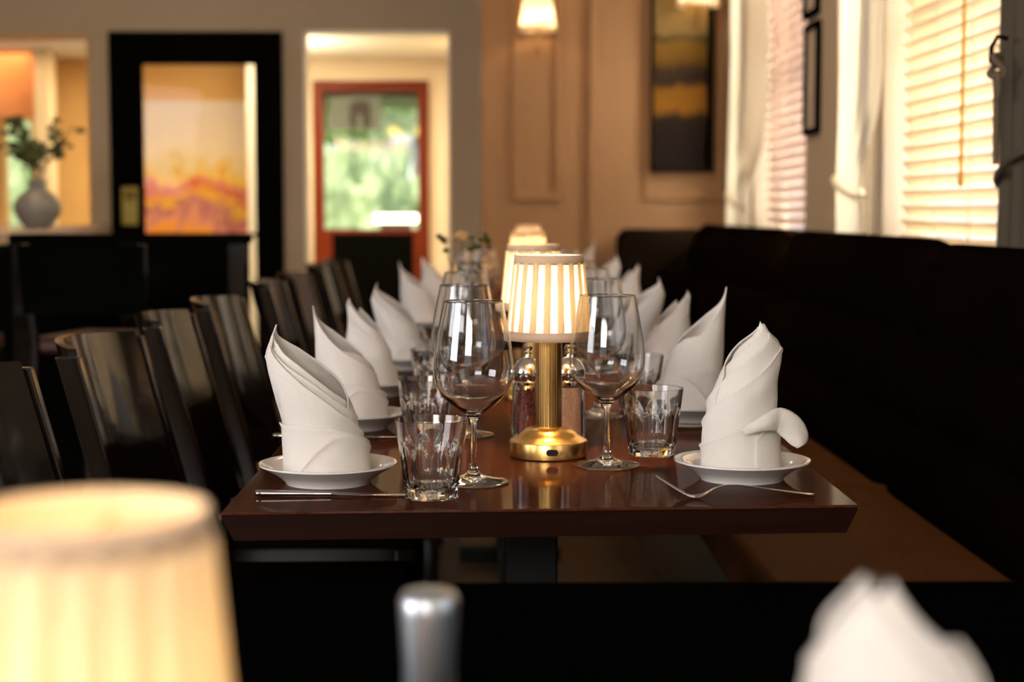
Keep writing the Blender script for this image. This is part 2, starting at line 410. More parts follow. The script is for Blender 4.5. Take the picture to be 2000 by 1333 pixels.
# cream lining of the doorway
x0, x1, z1 = ox[2][0], ox[2][1], ox[2][3]
struct('door_2', MB().box(x0, x0+0.012, YB-0.005, YB+0.13, 0, z1).box(x1-0.012, x1, YB-0.005, YB+0.13, 0, z1).box(x0, x1, YB-0.005, YB+0.13, z1-0.012, z1), cream_m)
x0, x1, z0, z1 = ox[0]
struct('window_1', MB().box(x0, x1, YB-0.005, YB+0.13, z0, z0+0.015).box(x1-0.012, x1, YB-0.005, YB+0.13, z0, z1).box(x0, x1, YB-0.005, YB+0.13, z1-0.012, z1), orange_m)

# lobby behind
YL = 12.0; ZL = 2.19
def XL_(px, py=300): return at(px, py, YL).x
def ZL_(py, px=700): return at(px, py, YL).z
rx0, rx1, rz1 = XL_(612), XL_(838), ZL_(158)
xdiv = at(505, 300, 11).x
struct('ceiling_lobby', MB().box(XL-1.5, xp, YB+0.12, YL+0.1, ZL, ZL+0.05), lobbyceil_m)
gwx0, gwx1 = at(8, 300, YL).x, at(62, 300, YL).x
gwx2, gwx3 = at(76, 300, YL).x, at(108, 300, YL).x
struct('wall_lobby', MB().box(xdiv+0.05, rx0, YL, YL+0.1, 0, ZL).box(rx1, xp, YL, YL+0.1, 0, ZL).box(rx0, rx1, YL, YL+0.1, rz1, ZL), lobbywall_m)
gz = (ZL_(440), ZL_(235))
struct('wall_sideroom', MB().box(XL-1.5, gwx0, YL, YL+0.1, 0, ZL).box(gwx0, gwx1, YL, YL+0.1, 0, gz[0]).box(gwx0, gwx1, YL, YL+0.1, gz[1], ZL)
       .box(gwx1, gwx2, YL, YL+0.1, 0, ZL).box(gwx2, gwx3, YL, YL+0.1, 0, gz[0]).box(gwx2, gwx3, YL, YL+0.1, ZL_(300), ZL)
       .box(gwx3, xdiv-0.05, YL, YL+0.1, 0, ZL), orange_m)
struct('wall_lobby_right', MB().box(xp, xp+0.08, YB, YL+0.1, 0, ZL), lobbywall_m)
struct('wall_lobby_left', MB().box(XL-1.6, XL-1.5, YB, YL+0.1, 0, ZL), orange_m)
struct('trim_4', MB().box(at(483, 300, 11.4).x, at(503, 300, 11.4).x, 11.4, YL, 0, ZL), cream_m)
struct('trim_5', MB().box(at(70, 300, 11.3).x, at(97, 300, 11.3).x, 11.3, 11.5, 0, ZL), pm('sand_paint', (0.62, 0.48, 0.28), 0.7))
struct('wall_terracotta', MB().box(XL-1.4, at(70, 300, 11.4).x, 11.42, 11.52, at(0, 228, 11.42).z, ZL), brick_m)
# red entrance door with glass
fz0 = ZL_(448); t = 0.078
red = struct('door_3', MB().box(rx0, rx0+t, YL-0.04, YL+0.04, 0, rz1).box(rx1-t, rx1, YL-0.04, YL+0.04, 0, rz1)
       .box(rx0+t, rx1-t, YL-0.04, YL+0.04, rz1-t, rz1).box(rx0+t, rx1-t, YL-0.04, YL+0.04, 0, fz0), redwood_m)
struct('kick_panel', MB().box(rx0+t+0.06, rx1-t-0.04, YL-0.05, YL-0.04, 0.15, fz0-0.03), black_m, parent=red)
struct('pane', MB().box(rx0+t, rx1-t, YL, YL+0.006, fz0, rz1-t), pane_m, parent=red)
def flat(name, p0, p1, Y, m, **k):
    a = at(*p0, Y); b = at(*p1, Y)
    return MB().box(a.x, b.x, Y-0.004, Y, min(a.z, b.z), max(a.z, b.z)).build(name, m, smooth=False, **k)
o = flat('notice_poster', (642, 188), (745, 255), YL-0.005, paper_m); tag(o, 'grey notice poster stuck high on the glass of the red entrance door', 'poster')
bl = MB(); c = at(703, 222, YL-0.012); bl.sphere((c.x, YL-0.012, c.z+0.04), 0.075, 16, 10, (1.1, 0.03, 0.7)); bl.sphere((c.x-0.05, YL-0.013, c.z-0.04), 0.06, 16, 10, (0.5, 0.03, 1.2)); bl.sphere((c.x+0.05, YL-0.013, c.z-0.04), 0.06, 16, 10, (0.5, 0.03, 1.2)); bl.build('printed_figure', ink_m, o)
o = flat('glass_lettering', (655, 268), (662, 296), YL-0.006, white_m)
for i in range(17):
    xx = 664 + i*8.2
    h = 14 + 10*math.sin(i*1.7)
    q = flat('letter_stroke', (xx, 296), (xx+(5 if i % 2 else 3), 282-h*0.5), YL-0.006, white_m); q.parent = o
tag(o, 'white painted lettering across the glass of the red entrance door', 'lettering')

# outside, seen through the entrance door and the lobby windows
struct('ground_outside', MB().box(-30, 30, 12.2, 50, -0.1, -0.02), grass_m)
def blob(c, r, seg=20, rings=14, amp=0.25, sc=(1, 1, 1), fr=2.0):
    m = MB(); m.sphere((0, 0, 0), 1, seg, rings)
    v = []
    for p in m.v:
        p = Vector(p); k = 1 + amp*noise.noise(p*fr + Vector(c))
        v.append((c[0]+p.x*k*r*sc[0], c[1]+p.y*k*r*sc[1], c[2]+p.z*k*r*sc[2]))
    m.v = v; return m
sh = [(at(650, 390, 17), 0.75, 1.5, 'round green shrub at the left edge of the entrance door glass'),
      (at(805, 415, 16), 0.45, 1.4, 'dark low shrub at the lower right of the entrance door glass'),
      (at(735, 350, 24), 0.8, 1.7, 'pale green shrub in the middle of the entrance door glass'),
      (at(95, 360, 16), 0.9, 1.9, 'tall green bush outside the narrow window behind the vase')]
for p, r, hh_, lab in sh:
    o = blob((p.x, p.y, r*0.72), r, 40, 28, 0.45, (1, 1, hh_), 5.0).build('garden_shrub', hedge_m, angle=180); tag(o, lab, 'shrub')
t_ = thing('garden_tree', 'slim grey tree standing outside the entrance door', 'tree', (at(716, 300, 19).x, 19, 0))
MB().tube([(0, 0, 0), (0.02, 0, 1), (0, 0, 2.2)], [0.09, 0.07, 0.05], 10).build('trunk', bark_m, t_)
blob((0, 0, 2.7), 0.7, 40, 28, amp=0.7, fr=4.0).build('crown', hedge_m, t_, angle=180)
o = MB().box(at(745, 212, 26).x, at(822, 212, 26).x, 26, 26.1, at(745, 264, 26).z, at(745, 212, 26).z).build('shop_board', yellow_m, smooth=False); tag(o, 'yellow board outside at the upper right of the entrance door glass', 'sign')
for px in (757, 810): MB().box(at(px, 212, 26).x-0.05, at(px, 212, 26).x+0.05, 26.1, 26.2, 0, at(745, 230, 26).z).build('post', bark_m, o, smooth=False)
q = at(773, 427, 12.6)
o = MB().box(q.x-0.16, q.x+0.16, 12.55, 12.7, q.z-0.03, q.z+0.03).build('reflection_strip', reflection_m, smooth=False); tag(o, 'glowing strip imitating a warm reflection low in the entrance door glass', 'light')  # added glowing box standing in for a reflection on the glass
MB().box(q.x-0.12, q.x+0.12, 12.56, 12.69, -0.02, q.z-0.03).build('plinth', bark_m, o, smooth=False)

p0 = at(620, 200, 12.9); p1 = at(835, 200, 12.9)
o = MB().box(p0.x-0.3, p1.x+0.3, 12.14, 13.5, 1.925, 1.97).build('porch_roof', bark_m, smooth=False); tag(o, 'dark porch roof over the entrance door, seen at the top of its glass', 'roof')
for xx in (p0.x-0.25, p1.x+0.25): MB().box(xx-0.03, xx+0.03, 13.4, 13.46, -0.02, 1.925).build('post', bark_m, o, smooth=False)
p0 = at(772, 348, 28); p1 = at(832, 296, 28)
o = MB().box(p0.x, p1.x, 28, 29.5, -0.02, p1.z).build('white_block', pm('bright_patch_white', (0.9, 0.9, 0.88), 0.8), smooth=False); tag(o, 'white block added for a bright patch far behind the entrance door glass', 'building')  # added block standing in for bright sky between the trees
MB().prism([(p0.x-0.1, 27.9), (p1.x+0.1, 27.9), (p1.x+0.1, 29.6), (p0.x-0.1, 29.6)], p1.z, p1.z+0.35, [(p0.x-0.1, 28.7), (p1.x+0.1, 28.7), (p1.x+0.1, 28.8), (p0.x-0.1, 28.8)]).build('roof', bldg_m, o, smooth=False)
# painting seen through the black door
a = at(284, 470, 11.9); b = at(481, 197, 11.9)
pt = thing('framed_painting', 'bright autumn landscape painting seen through the black glazed door', 'painting', ((a.x+b.x)/2, 11.95, a.z))
MB().box(a.x-(a.x+b.x)/2, b.x-(a.x+b.x)/2, -0.03, 0.03, -0.2, b.z-a.z).build('canvas', flower_m, pt, smooth=False)

# picture on the panelled wall
a = at(1271, 336, YP-0.05); b = at(1396, -60, YP-0.05); cx = (a.x+b.x)/2; hw = (b.x-a.x)/2; hh = b.z-a.z
pt = thing('framed_painting', 'tall dark-framed abstract landscape painting hanging on the panelled wall', 'painting', (cx, YP, a.z))
fr = MB(); tt = 0.012
fr.box(-hw, hw, -0.06, 0, 0, tt).box(-hw, hw, -0.06, 0, hh-tt, hh).box(-hw, -hw+tt, -0.06, 0, tt, hh-tt).box(hw-0.03, hw, -0.06, 0, tt, hh-tt)
fr.build('frame', black_m, pt, smooth=False, bevel=0.002)
MB().box(-hw+tt, hw-0.03, -0.045, -0.005, tt, hh-tt).build('canvas', dusk_m, pt, smooth=False)

# wall sconces
def sconce(p, label, w=0.18):
    t = thing('wall_sconce', label, 'wall lamp', (p.x, YP, p.z))
    r1, r0, h = w/2, w/2*0.72, 0.19
    MB().lathe([(r1, 0), (r0, h)], 36, (0, -0.13, 0)).build('lamp_shade', pleat_m, t)
    MB().lathe([(r1+0.002, 0), (r1-0.002, 0.014)], 36, (0, -0.13, 0)).build('shade_band', band_m, t, solid=0.002)
    MB().tube([(0, 0, -0.10), (0, -0.07, -0.09), (0, -0.12, -0.02), (0, -0.13, 0.04)], 0.007).build('arm', brass_m, t)
    MB().lathe([(0.0, -0.012), (0.05, -0.01), (0.06, 0)], 28).build('back_plate', brass_m, t).rotation_euler = (PI/2, 0, 0)
    bp = [o for o in col.objects if o.parent == t][-1]; bp.location = (0, 0, -0.10)
    MB().sphere((0, -0.13, 0.075), 0.022, 12, 8).build('bulb', bulb_m, t)
    point('sconce_light', (p.x, YP-0.13, p.z+0.07), 20.0, WARM, 0.02)
sconce(at(1050, 60, YP-0.13), 'glowing shaded sconce on the narrow left panel of the panelled wall')
sconce(at(1364, 13, YP-0.13), 'glowing shaded sconce in front of the top of the tall dark painting', 0.20)

# ------------------------------------------------------------------ windows of the right wall
def window(n, y0, y1, post=None):
    z0, z1 = 0.92, 2.45
    f = MB(); t = 0.05; xg = XR+0.10
    f.box(xg, xg+0.04, y0, y0+t, z0, z1).box(xg, xg+0.04, y1-t, y1, z0, z1).box(xg, xg+0.04, y0+t, y1-t, z0, z0+t).box(xg, xg+0.04, y0+t, y1-t, z1-t, z1)
    f.box(xg, xg+0.04, y0+t, y1-t, 1.66, 1.70)
    o = struct('window_%d' % n, f, cream_m)
    struct('pane', MB().box(xg+0.018, xg+0.022, y0+t, y1-t, z0+t, z1-t), pane_m, parent=o)
    if post: struct('window_post', MB().box(XR-0.01, xg+0.045, post, post+0.16, z0, z1), wall_m, parent=o)
    struct('window_sill', MB().box(XR-0.02, xg, y0-0.02, y1+0.02, z0-0.03, z0), cream_m, parent=o)
    return o
window(2, *W[0]); window(3, *W[1], post=4.745); window(4, *W[2], post=7.06)
def blind(y0, y1, mat, label, tilt, wand_y=None):
    t = thing('venetian_blind', label, 'blind', (XR+0.045, (y0+y1)/2, 0.94))
    L = (y1-y0)/2-0.008; pitch = 0.0415
    n = int((2.42-0.97)/pitch)
    MB().box(-0.028, 0.028, -L, L, 1.47, 1.50).build('head_rail', mat, t, smooth=False)
    for i in range(n):
        z = 0.03 + i*pitch
        m = MB(); v = []
        for yy in (-L, L):
            for k in range(5):
                u = (k/4-0.5)*0.048
                x = u*math.cos(tilt); zz = u*math.sin(tilt) + 0.0025*(1-(2*(k/4)-1)**2)
                v.append((x, yy, z+zz))
        m.add(v, [(k, k+1, 6+k, 5+k) for k in range(4)])
        m.build('slat', mat, t, solid=0.0022)
    for yy in (-L*0.78, -L*0.25, L*0.32, L*0.8):
        MB().box(-0.027, -0.0255, yy-0.004, yy+0.004, 0.0, 1.47).build('ladder_tape', mat, t, smooth=False)
    MB().box(-0.025, 0.025, -L, L, -0.004, 0.008).build('bottom_rail', mat, t, smooth=False)
    if wand_y is not None:
        y = wand_y-(y0+y1)/2
        wnd = MB().tube([(-0.036, y, 1.48), (-0.038, y+0.004, 1.1), (-0.036, y, 0.8), (-0.036, y, 0.24)], 0.0055, 8).build('wand', cord_m, t)
        MB().lathe([(0.002, 0.0), (0.009, 0.005), (0.008, 0.03), (0.002, 0.035)], 12, (-0.036, y, 0.215)).build('wand_tip', cord_m, wnd)
blind(*BL[0], slat_m, 'honey wooden venetian blind glowing in the nearer window', -0.80, onx(1873, 200, XR).y)
blind(*BL[1], slat_pink_m, 'pale venetian blind in the farther narrow window', -0.80)

def curtain(y0, y1, X, mat, label, tie_z, side, name='curtain', waves=5, pinch=0.45, z1=2.5, z0=0.93, tie_mat=None):
    """gathered hanging cloth, pinched at the tieback towards 'side' (+1 = far end)"""
    t = thing(name, label, 'curtain', (X, (y0+y1)/2, z0))
    ns, nz = 60, 40; Wd = (y1-y0)/2
    v = []; f = []
    for j in range(nz+1):
        z = lerp(0, z1-z0, j/nz); d = abs(z-(tie_z-z0))
        pin = 1-pinch*math.exp(-(d/0.16)**2)
        if z < tie_z-z0: pin = 1-pinch*math.exp(-(d/0.30)**2)*1.0
        for i in range(ns+1):
            u = i/ns*2-1
            y = side*Wd + (u*Wd-side*Wd)*pin
            amp = 0.012*(0.6+0.4*pin)
            x = amp*math.sin(u*PI*waves+0.5*math.sin(z*2)) + 0.006*math.sin(u*13+z*3)
            v.append((x, y, z))
    for j in range(nz):
        for i in range(ns):
            a = j*(ns+1)+i; f.append((a, a+1, a+ns+2, a+ns+1))
    MB().add(v, f).build('drape', mat, t, angle=180, solid=0.002)
    zt = tie_z-z0; yc = side*Wd*(1-(1-pinch)) ; hw = Wd*(1-pinch)
    pts = []
    for k in range(17):
        a = 2*PI*k/16
        pts.append((0.03*math.cos(a)-0.002, side*Wd-side*hw+hw*math.sin(a)*1.05, zt+0.035*math.sin(a)*side))
    MB().tube(pts, 0.008, 8, cap=False).build('tieback', tie_mat or mat, t)
    return t
def yx(px, X): return onx(px, 200, X).y
XC = XR-0.05
curtain(yx(1722, XC), yx(1638, XC), XC, curtain_m, 'sunlit cream curtain with a tieback, left of the large bright window', onx(1675, 365, XC).z, 1)
curtain(yx(1494, XC), yx(1425, XC), XC, curtain_m, 'cream curtain hanging in the far corner left of the narrow window', onx(1455, 392, XC).z, 1, waves=4)
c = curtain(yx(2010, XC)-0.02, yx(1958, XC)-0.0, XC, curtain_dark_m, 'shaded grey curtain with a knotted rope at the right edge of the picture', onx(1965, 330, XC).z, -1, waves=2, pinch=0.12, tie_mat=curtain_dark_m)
p = onx(1967, 110, XC-0.04)
rp = thing('rope_tieback', 'knotted rope hanging from a dark hook in front of the shaded curtain', 'rope', (p.x-0.02, p.y, p.z))
MB().tube([(0.02, -0.004, 0.035), (0.0, 0, 0.04), (-0.012, 0.0, 0.02), (-0.014, 0, -0.01), (0.0, 0, -0.02)], 0.005, 8).build('hook', black_m, rp)
k = MB()
pts = [(0.012*math.sin(a*2), 0.018*math.cos(a)+0.0, -0.02+0.022*math.sin(a)) for a in [i*2*PI/20 for i in range(21)]]
k.tube(pts, 0.007, 8)
k.tube([(0, 0.008, -0.03), (0.004, 0.014, -0.07), (0.004, 0.012, -0.13), (0.006, 0.014, -0.22)], 0.007, 8)
k.tube([(0, -0.008, -0.03), (0.0, -0.010, -0.06), (0.0, -0.006, -0.085)], 0.007, 8)
k.build('knot', rope_m, rp)
# small frames between the windows
for (p0, p1, lab) in (((1577, 262), (1606, 47), 'slim black-framed print, the lower of two between the windows'), ((1577, 32), (1606, -150), 'slim black-framed print, the upper of two between the windows')):
    a = onx(p0[0], p0[1], XR); b = onx(p1[0], p1[1], XR)
    ya, yb = sorted((a.y, b.y)); za, zb = onx(1590, p0[1], XR).z, onx(1590, p1[1], XR).z
    t = thing('picture_frame', lab, 'picture', (XR, (ya+yb)/2, za)); L = (yb-ya)/2; H = zb-za
    MB().box(-0.02, 0, -L, -L+0.02, 0, H).box(-0.02, 0, L-0.02, L, 0, H).box(-0.02, 0, -L+0.02, L-0.02, 0, 0.02).box(-0.02, 0, -L+0.02, L-0.02, H-0.02, H).build('frame', black_m, t, smooth=False)
    MB().box(-0.008, -0.002, -L+0.02, L-0.02, 0.02, H-0.02).build('print', mat_m, t, smooth=False)
# outside the right windows: ground and a low dark building
bo = MB().box(9, 9.5, -2, 16, -0.05, 2.2).build('garden_wall', bldg_m, smooth=False); tag(bo, 'grey wall outside, glimpsed between the slats of the bright blind', 'wall')
struct('ground_street', MB().box(XR+0.5, 30, -12, 12, -0.1, -0.02), pm('paving', (0.5, 0.48, 0.45), 0.9))

# ------------------------------------------------------------------ banquette
BX = onz(1994, 1137, 0.47).x; BT = 1.066-BX
bn = thing('banquette_bench', 'long dark leather banquette running under the windows to the corner', 'bench', (BX, 4, 0))
def back_section(y0, y1, zt):
    """padded back: three stacked channels, leaning, rolled top. local x=0 is the foot of the back"""
    prof = []
    N = 40
    H = zt-0.45
    lean = 0.085
    for i in range(N+1):
        t = i/N
        ch = abs(math.sin(PI*min(t*3, 3)))**0.5 if t < 1 else 0
        prof.append((lean*t-0.030*ch, 0.45+H*t*0.985))
    top = prof[-1]
    for i in range(1, 9):
        a = PI*i/8*0.9
        prof.append((top[0]+0.035-0.035*math.cos(a), top[1]+0.035*math.sin(a)))
    prof += [(BT, zt-0.06), (BT, 0.30), (0.02, 0.30)]
    prof[-3:-3] = []
    n = len(prof); ny = 28; v = []; f = []
    for j in range(ny+1):
        u = j/ny; y = lerp(y0, y1, u)
        e = min(u, 1-u)*(y1-y0); puff = (1-math.exp(-e/0.025))
        for i, (x, z) in enumerate(prof):
            if i < N+9:
                zz = z-(1-puff)*0.02*(1 if z > 0.95 else 0); xx = x+(1-puff)*0.03
            else: xx, zz = x, z
            v.append((xx, y, zz))
    for j in range(ny):
        for i in range(n):
            k = (i+1) % n
            f.append((j*n+i, j*n+k, (j+1)*n+k, (j+1)*n+i))
    f.append(tuple(range(n))); f.append(tuple(range(ny*n, ny*n+n))[::-1])
    return MB().add(v, f)
seams = [-0.4, 0.24, 1.96, 3.68, 5.40, 7.10, 7.78]
for a, b in zip(seams, seams[1:]):
    zt = 1.008 if a > 3 else 1.0
    o = back_section(a+0.002-4, b-0.002-4, zt).build('back_cushion', leather_m, bn, angle=60)
for a, b in zip(seams, seams[1:]):
    MB().box(0.47-BX, 0.03, a+0.003-4, b-0.003-4, 0.36, 0.47).build('seat_cushion', seat_m, bn, bevel=0.02)
MB().box(0.50-BX, BT, -0.4-4, 7.78-4, 0, 0.30).box(0.50-BX, 0.0, -0.4-4, 7.78-4, 0.30, 0.36).build('plinth', darkwood_m, bn, smooth=False)
# return along the panelled wall
xa = at(1212, 460, 7.72).x
m = MB()
pts = []
n = 10
mb = MB(); x0 = xa-BX; x1 = XR-BX-0.003
v = []; f = []
prof = [(0, 0.30), (0, 0.5), (0.03, 0.6), (0.01, 0.75), (0.05, 0.9), (0.06, 0.97), (0.09, 1.003), (0.14, 1.008), (0.19, 0.99), (0.2, 0.9), (0.2, 0.30)]
nx = 20
for j in range(nx+1):
    u = j/nx; x = lerp(x0, x1, u); rr = 0.035
    e = (x-x0)
    dz = (rr-math.sqrt(max(rr*rr-(rr-e)**2, 0)))*1.0 if e < rr else 0
    for (py, pz) in prof: v.append((x, 7.79-4+py, pz-(dz if pz > 0.8 else 0)))
n = len(prof)
for j in range(nx):
    for i in range(n):
        k = (i+1) % n; f.append((j*n+k, j*n+i, (j+1)*n+i, (j+1)*n+k))
f.append(tuple(range(n))[::-1]); f.append(tuple(range(nx*n, nx*n+n)))
MB().add(v, f).build('back_cushion', leather_m, bn, angle=60)

# ------------------------------------------------------------------ tables
TZ = 0.75
pl_ = onz(431, 1002, TZ); pr_ = onz(1678, 987, TZ)
TXL, TXR = pl_.x, pr_.x
def table(y0l, y0r, y1, label, legs, name='dining_table', xl=TXL, xr=TXR, zt=TZ, mat=None):
    cx, cy = (xl+xr)/2, (y0l+y1)/2
    t = thing(name, label, 'table', (cx, cy, 0))
    th = 0.034; ins = 0.014
    top = [(xl-cx, y0l-cy), (xr-cx, y0r-cy), (xr-cx, y1-cy), (xl-cx, y1-cy)]
    bot = [(xl-cx+ins, y0l-cy+0.004), (xr-cx-ins, y0r-cy+0.004), (xr-cx-ins, y1-cy-0.004), (xl-cx+ins, y1-cy-0.004)]
    tp = MB().prism(top, zt-0.004, zt).build('tabletop', mat or table_m, t, bevel=0.0015)
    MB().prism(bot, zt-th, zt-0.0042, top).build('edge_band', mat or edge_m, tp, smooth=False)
    for ly in legs:
        p = MB().box(-0.04, 0.04, ly-cy-0.04, ly-cy+0.04, 0.04, zt-th-0.01).build('pedestal', chalk_m, t, smooth=False, bevel=0.004)
        MB().box(-0.16, 0.16, ly-cy-0.035, ly-cy+0.035, 0, 0.04).box(-0.035, 0.035, ly-cy-0.3, ly-cy+0.3, 0.001, 0.041).build('foot', chalk_m, p, smooth=False, bevel=0.004)
        MB().box(-0.22, 0.22, ly-cy-0.03, ly-cy+0.03, zt-th-0.012, zt-th).build('bracket', chalk_m, p, smooth=False)
    return t
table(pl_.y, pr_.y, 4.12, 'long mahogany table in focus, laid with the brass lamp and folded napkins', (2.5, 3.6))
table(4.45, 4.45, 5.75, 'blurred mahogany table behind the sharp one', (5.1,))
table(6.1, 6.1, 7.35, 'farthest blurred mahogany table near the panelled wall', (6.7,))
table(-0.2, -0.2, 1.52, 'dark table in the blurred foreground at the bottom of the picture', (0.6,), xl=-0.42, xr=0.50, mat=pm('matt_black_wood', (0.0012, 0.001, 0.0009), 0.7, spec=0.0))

# ------------------------------------------------------------------ dining chairs (face +X)
def make_chair(label):
    t = thing('dining_chair', label, 'chair', (0, 0, 0), 0, 'dark chairs along the left of the tables')
    # seat
    pts = [(0.20, -0.21), (0.215, 0), (0.20, 0.21), (-0.19, 0.19), (-0.20, 0), (-0.19, -0.19)]
    MB().prism([(0.21, -0.21), (0.21, 0.21), (-0.20, 0.19), (-0.20, -0.19)], 0.435, 0.47).build('seat', leather_m, t, bevel=0.012)
    MB().box(-0.18, 0.19, -0.185, -0.165, 0.375, 0.435).box(-0.18, 0.19, 0.165, 0.185, 0.375, 0.435).box(0.17, 0.19, -0.165, 0.165, 0.375, 0.435).box(-0.18, -0.16, -0.165, 0.165, 0.375, 0.435).build('seat_frame', darkwood_m, t, smooth=False)
    for s in (-1, 1):
        MB().prism([(0.165, s*0.19-0.018), (0.20, s*0.19-0.018), (0.20, s*0.19+0.018), (0.165, s*0.19+0.018)], 0, 0.436,).build('leg', darkwood_m, t, smooth=False, bevel=0.003)
    # rear legs that run up as stiles, leaning back
    def xs(z): return -0.185 - (0.0 if z < 0.45 else 0.27*(z-0.45)) - (0.10*(0.45-z) if z < 0.45 else 0)
    for s in (-1, 1):
        v = []; f = []; zs = [0, 0.2, 0.45, 0.6, 0.75, 0.875]
        for z in zs:
            x = xs(z); yy = s*0.205
            v += [(x-0.016, yy-0.012, z), (x+0.020, yy-0.012, z), (x+0.020, yy+0.012, z), (x-0.016, yy+0.012, z)]
        for i in range(len(zs)-1):
            for k in range(4):
                a = i*4+k; b = i*4+(k+1) % 4; f.append((a, b, b+4, a+4))
        f += [(3, 2, 1, 0), tuple(range(len(v)-4, len(v)))]
        MB().add(v, f).build('leg', darkwood_m, t, smooth=False, bevel=0.003)
    # curved plywood back panel
    v = []; f = []; nu, nz = 20, 12
    for side in (0, 1):
        for j in range(nz+1):
            z = lerp(0.475, 0.885, j/nz)
            for i in range(nu+1):
                u = i/nu*2-1
                y = u*0.187
                x = xs(z) + 0.012 - 0.062*(1-u*u) - (0.014 if side else 0)
                v.append((x, y, z + (0.006*(1-u*u) if j == nz else 0)))
    n1 = (nu+1)*(nz+1)
    for j in range(nz):
        for i in range(nu):
            a = j*(nu+1)+i; b = a+1; c = b+nu+1; d = a+nu+1
            f.append((a, b, c, d)); f.append((n1+b, n1+a, n1+d, n1+c))
    for i in range(nu):
        f.append((i+1, i, n1+i, n1+i+1)); a = nz*(nu+1)+i; f.append((a, a+1, n1+a+1, n1+a))
    for j in range(nz):
        a = j*(nu+1); f.append((a, a+nu+1, n1+a+nu+1, n1+a)); a += nu; f.append((a+nu+1, a, n1+a, n1+a+nu+1))
    MB().add(v, f).build('back_panel', darkwood_m, t, angle=50)
    MB().tube([(-0.22, -0.19, 0.2), (0.18, -0.185, 0.2)], 0.009).build('stretcher', darkwood_m, t)
    MB().tube([(-0.22, 0.19, 0.2), (0.18, 0.185, 0.2)], 0.009).build('stretcher', darkwood_m, t)
    return t
CX = -0.345
chair0 = make_chair('dark glossy dining chair cut by the left edge, nearest behind the blurred lamp')
chairs = [(2.14, None), (2.72, 'dark glossy dining chair, second from the front in the left row'),
          (3.37, 'dark glossy dining chair, third from the front in the left row'), (3.93, 'dark glossy dining chair, fourth from the front, beside the tallest napkins'),
          (4.95, 'blurred dark chair just past the black door frame, first at the second table'), (5.52, 'blurred dark chair, second at the second table'),
          (6.45, 'blurred dark chair, first at the farthest table'), (6.98, 'blurred dark chair, last of the left row by the red door')]
for i, (y, lab) in enumerate(chairs):
    if i == 0: chair0.location = (CX-0.03, y, 0)
    else: dup(chair0, (CX + (0.0 if i % 2 else -0.01), y, 0), lab, rz=0.03*(-1)**i)

# ------------------------------------------------------------------ plates
def make_plate(label):
    prof = [(0.0, 0.003), (0.049, 0.003), (0.051, 0.0), (0.054, 0.0), (0.056, 0.004), (0.068, 0.013), (0.085, 0.0225), (0.0885, 0.0245),
            (0.0885, 0.0265), (0.086, 0.0268), (0.072, 0.0190), (0.066, 0.0160), (0.063, 0.0095), (0.060, 0.0072), (0.0, 0.0072)]
    o = MB().lathe(prof, 64).build('side_plate', porc_m, None, angle=60)
    return tag(o, label, 'plate', 'side plates on the tables')
# ------------------------------------------------------------------ napkins
def sheet(mb, outline, th0, th1, r0, r1, ztop, zbot=None, ns=56, nv=30, depth=0.85, ridge=None, wob=0.0, seed=0):
    """a strip of cloth rolled round an outline. angles in degrees, -90 faces the viewer"""
    v = []; f = []
    for j in range(nv+1):
        for i in range(ns+1):
            s = i/ns; th = lerp(th0, th1, s); zt = interp(ztop, th); zb = interp(zbot, th) if zbot else 0.0
            z = lerp(zb, zt, j/nv)
            xl, xr = interp(outline, z)
            cx, wd = (xl+xr)/2, (xr-xl)/2
            rho = lerp(r0, r1, s)
            if ridge: rho *= 1+ridge[0]*math.sin(math.radians(th)*ridge[1]+z*ridge[2]+ridge[3])
            rho *= 1+wob*noise.noise(Vector((math.cos(math.radians(th))*1.5, math.sin(math.radians(th))*1.5, z*22+seed)))
            # the very edge rolls outwards a little
            e = (zt-z)
            rho *= 1+0.055*math.exp(-e/0.0028)
            a = math.radians(th)
            v.append((cx+wd*rho*math.cos(a), (0.15*cx)+depth*max(wd, 0.006)*rho*math.sin(a), z))
    for j in range(nv):
        for i in range(ns):
            a = j*(ns+1)+i; f.append((a, a+1, a+ns+2, a+ns+1))
    mb.add(v, f)
OA = smooth_keys([(0, -.050, .050), (.03, -.051, .050), (.065, -.054, .046), (.10, -.063, .036), (.135, -.072, .012), (.158, -.074, -.010), (.175, -.070, -.026), (.188, -.064, -.045), (.197, -.0605, -.0555)], 60)
OAc = [(0, -.052, .053), (.03, -.053, .052), (.072, -.0545, .049)]
